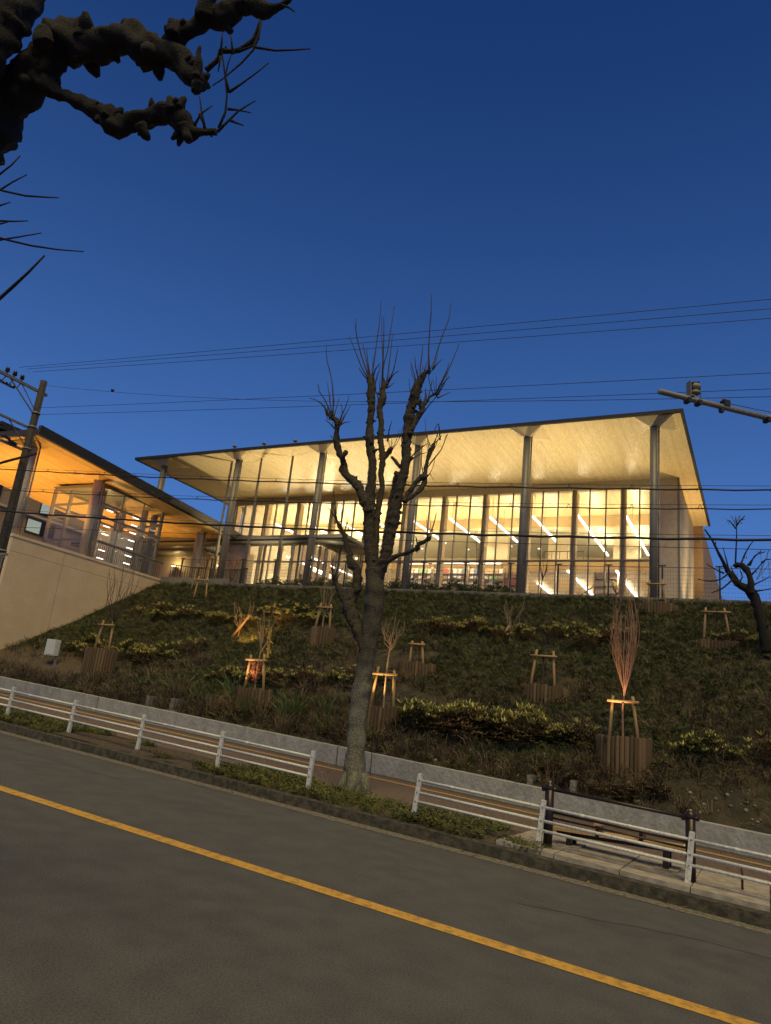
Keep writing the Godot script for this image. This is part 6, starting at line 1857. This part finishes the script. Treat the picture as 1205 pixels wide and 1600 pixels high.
func young_trees() -> void:
	# [where the ring's soil lies, radius, words of ring, support height and words]
	var p: Vector3 = V(-13.06, 0.61, 17.80)
	var y := ring_at(p, 0.5, "log ring around the lit red-leaved sapling uphill of the street tree")
	stakes(p.x, -p.z, y, 1.0, "lit tan timber support holding the red-leaved sapling")
	sapling(p.x + 0.05, -p.z, y, 2.5, 1.2, 0.35, 8, M.pale_twig, "pale young sapling with red leaves low down in a log ring")
	leaf_clump("spray of small red leaves at the foot of the pale sapling", p + Vector3(0.05, 0.5, 0.1), Vector3(0.2, 0.3, 0.15), 80, M.leaf_red)
	leaf_clump("spray of yellow leaves beside the pale sapling's stem", p + Vector3(0.4, 1.3, 0.1), Vector3(0.12, 0.42, 0.1), 46, M.leaf_yellow)
	spike_light(p + Vector3(-0.28, 0.12, 0.42), p + Vector3(0.05, 1.0, 0), 0.6, 46.0, Color(1.0, 0.82, 0.58), "small garden spotlight in the log ring of the red-leaved sapling")
	p = V(-9.11, 0.46, 18.20)
	y = ring_at(p, 0.52, "log ring just behind the street tree's trunk")
	stakes(p.x, -p.z, y, 1.05, "brightly lit tan timber support just behind the street tree's trunk")
	sapling(p.x + 0.05, -p.z, y, 2.7, 1.7, 0.4, 12, M.pale_twig, "pale bare sapling just behind the street tree, brightly lit")
	spike_light(p + Vector3(-0.2, 0.1, 0.45), p + Vector3(0.0, 0.9, 0), 0.85, 44.0, Color(1.0, 0.8, 0.52), "small garden spotlight in the log ring just behind the street tree")
	p = V(-2.90, 0.32, 18.10)
	y = ring_at(p, 0.56, "widest log ring, low on the bank above the rest rail")
	stakes(p.x, -p.z, y, 0.95, "tan timber support holding the urn-shaped pinkish sapling")
	sapling(p.x, -p.z, y, 3.35, 1.05, 0.36, 30, M.red_twig, "pinkish sapling of many upright shoots, shaped like an urn", 0, null, true)
	spike_light(p + Vector3(-0.3, 0.1, 0.5), p + Vector3(0.0, 1.7, 0), 1.3, 36.0, Color(1.0, 0.74, 0.52), "small garden spotlight in the widest log ring")
	p = V(-9.46, 1.90, 20.90)
	y = ring_at(p, 0.55, "dim log ring at mid-bank beyond the brightly lit tree support")
	stakes(p.x, -p.z, y, 0.72, "unlit weathered timber support at mid-bank")
	sapling(p.x + 0.1, -p.z, y, 1.9, 0.8, 0.3, 6, M.twig, "thin dark sapling at mid-bank beside the unlit weathered support")
	p = V(-5.50, 1.49, 20.80)
	y = ring_at(p, 0.6, "dim log ring at mid-bank uphill of the urn-shaped sapling")
	stakes(p.x, -p.z, y, 1.02, "grey tall timber support at mid-bank uphill of the urn-shaped sapling")
	sapling(p.x, -p.z, y, 2.3, 1.3, 0.25, 5, M.twig, "thin dark sapling held by the grey tall support")
	p = V(-13.92, 3.07, 22.50)
	y = ring_at(p, 0.4, "pinkish log ring high on the bank before the hedge")
	stakes(p.x, -p.z, y, 0.9, "thin timber support in the pinkish log ring high on the bank")
	sapling(p.x, -p.z, y, 1.7, 0.6, 0.3, 7, M.pale_twig, "short brown sapling in the pinkish log ring high on the bank")
	p = V(-1.28, 3.53, 25.20)
	y = ring_at(p, 0.7, "faint log ring near the crest beside the leaning pollard")
	stakes(p.x, -p.z, y, 1.15, "tall timber support near the crest beside the leaning pollard")
	sapling(p.x, -p.z, y, 1.5, 0.7, 0.25, 5, M.twig, "short dark sapling near the crest beside the leaning pollard")
	p = V(-3.42, 5.23, 28.30)
	y = ring_at(p, 0.7, "log ring on the crest below the hall's corner column")
	stakes(p.x, -p.z, y, 0.95, "dark timber support on the crest before the hall's corner column")
	p = V(-21.86, 1.60, 20.10)
	y = ring_at(p, 0.6, "log ring low on the bank near the pale cabinet")
	stakes(p.x + 0.05, -p.z, y, 1.1, "narrow timber support low on the bank near the pale cabinet")
	sapling(p.x + 0.35, -p.z, y, 3.3, 1.1, 0.7, 15, M.twig, "tall bare fan-shaped sapling in front of the tan retaining wall")
	y = bank_y(-25.2, 28.7)
	for q in [[-25.4, 28.8, 1.5, "dark timber support on the crest before the wall lamp"], [-24.2, 27.6, 1.15, "grey timber support just below the crest under the red-leaved maple"]]:
		stakes(q[0], q[1], bank_y(q[0], q[1]), q[2], q[3])
	sapling(-25.1, 28.7, bank_y(-25.1, 28.7), 3.6, 1.2, 0.4, 7, M.twig, "slim tree with small dotted leaves before the canopy's last column", 9, M.leaf_red)
	sapling(-23.6, 28.9, bank_y(-23.6, 28.9), 1.9, 0.5, 0.35, 7, M.twig, "small red-leaved maple on the crest of the bank", 24, M.leaf_red)
	sapling(-18.9, 28.6, bank_y(-18.9, 28.6), 1.0, 0.2, 0.3, 9, M.twig, "short bundle of brown shoots on the crest near the flagpoles")
	sapling(-16.4, 28.9, bank_y(-16.4, 28.9), 0.9, 0.2, 0.25, 8, M.pale_twig, "short pale shoots on the crest below the rounded porch")
	sapling(-18.4, 23.6, bank_y(-18.4, 23.6), 1.5, 0.35, 0.45, 7, M.pale_twig, "lit pale shrub shoots beside the fallen stake")
	sapling(-12.6, 27.9, bank_y(-12.6, 27.9), 1.3, 0.4, 0.3, 6, M.twig, "thin dark sapling on the crest behind the street tree")
	sapling(-10.6, 28.8, bank_y(-10.6, 28.8), 3.0, 1.3, 0.3, 6, M.twig, "slim dark sapling with a few leaves in front of the magazine racks", 5, M.leaf_brown)
	sapling(-7.6, 24.3, bank_y(-7.6, 24.3), 1.5, 0.3, 0.4, 7, M.pale_twig, "pale forked shoots high on the bank beside a leaning stake")
	sapling(-5.0, 29.2, bank_y(-5.0, 29.2), 1.1, 0.3, 0.5, 12, M.red_twig, "low tangle of brown twigs on the crest before the bookcase")
	sapling(-7.9, 29.0, bank_y(-7.9, 29.0), 2.6, 1.0, 0.3, 5, M.twig, "thin leafy sapling on the crest before the inner stair", 7, M.leaf_dark)
	for q in [[V(-18.57, 2.66, 23.40), V(-18.02, 3.57, 23.60), "bright fallen timber stake leaning among the lit yellow shrubs"], [V(-8.10, 3.00, 24.40), V(-7.76, 3.70, 24.60), "leaning timber stake high on the bank beside pale forked shoots"], [V(-9.54, 0.44, 18.60), V(-9.24, -0.63, 18.00), "thin upright stick at the foot of the bank behind the street tree"]]:
		var s := mb(false)
		var a: Vector3 = q[0]
		var b: Vector3 = q[1]
		rod(s, a, b, 0.045 if a.y > 1.5 else 0.02, 8)
		mark(obj("loose_stake", s, M.stake), q[2], "stake")
	spike_light(V(-17.4, bank_y(-17.4, 22.3) + 0.45, 22.3), V(-17.8, bank_y(-17.8, 24.8) + 0.5, 24.8), 1.7, 52.0, Color(1.0, 0.72, 0.36), "small garden spotlight among the bright yellow shrubs")
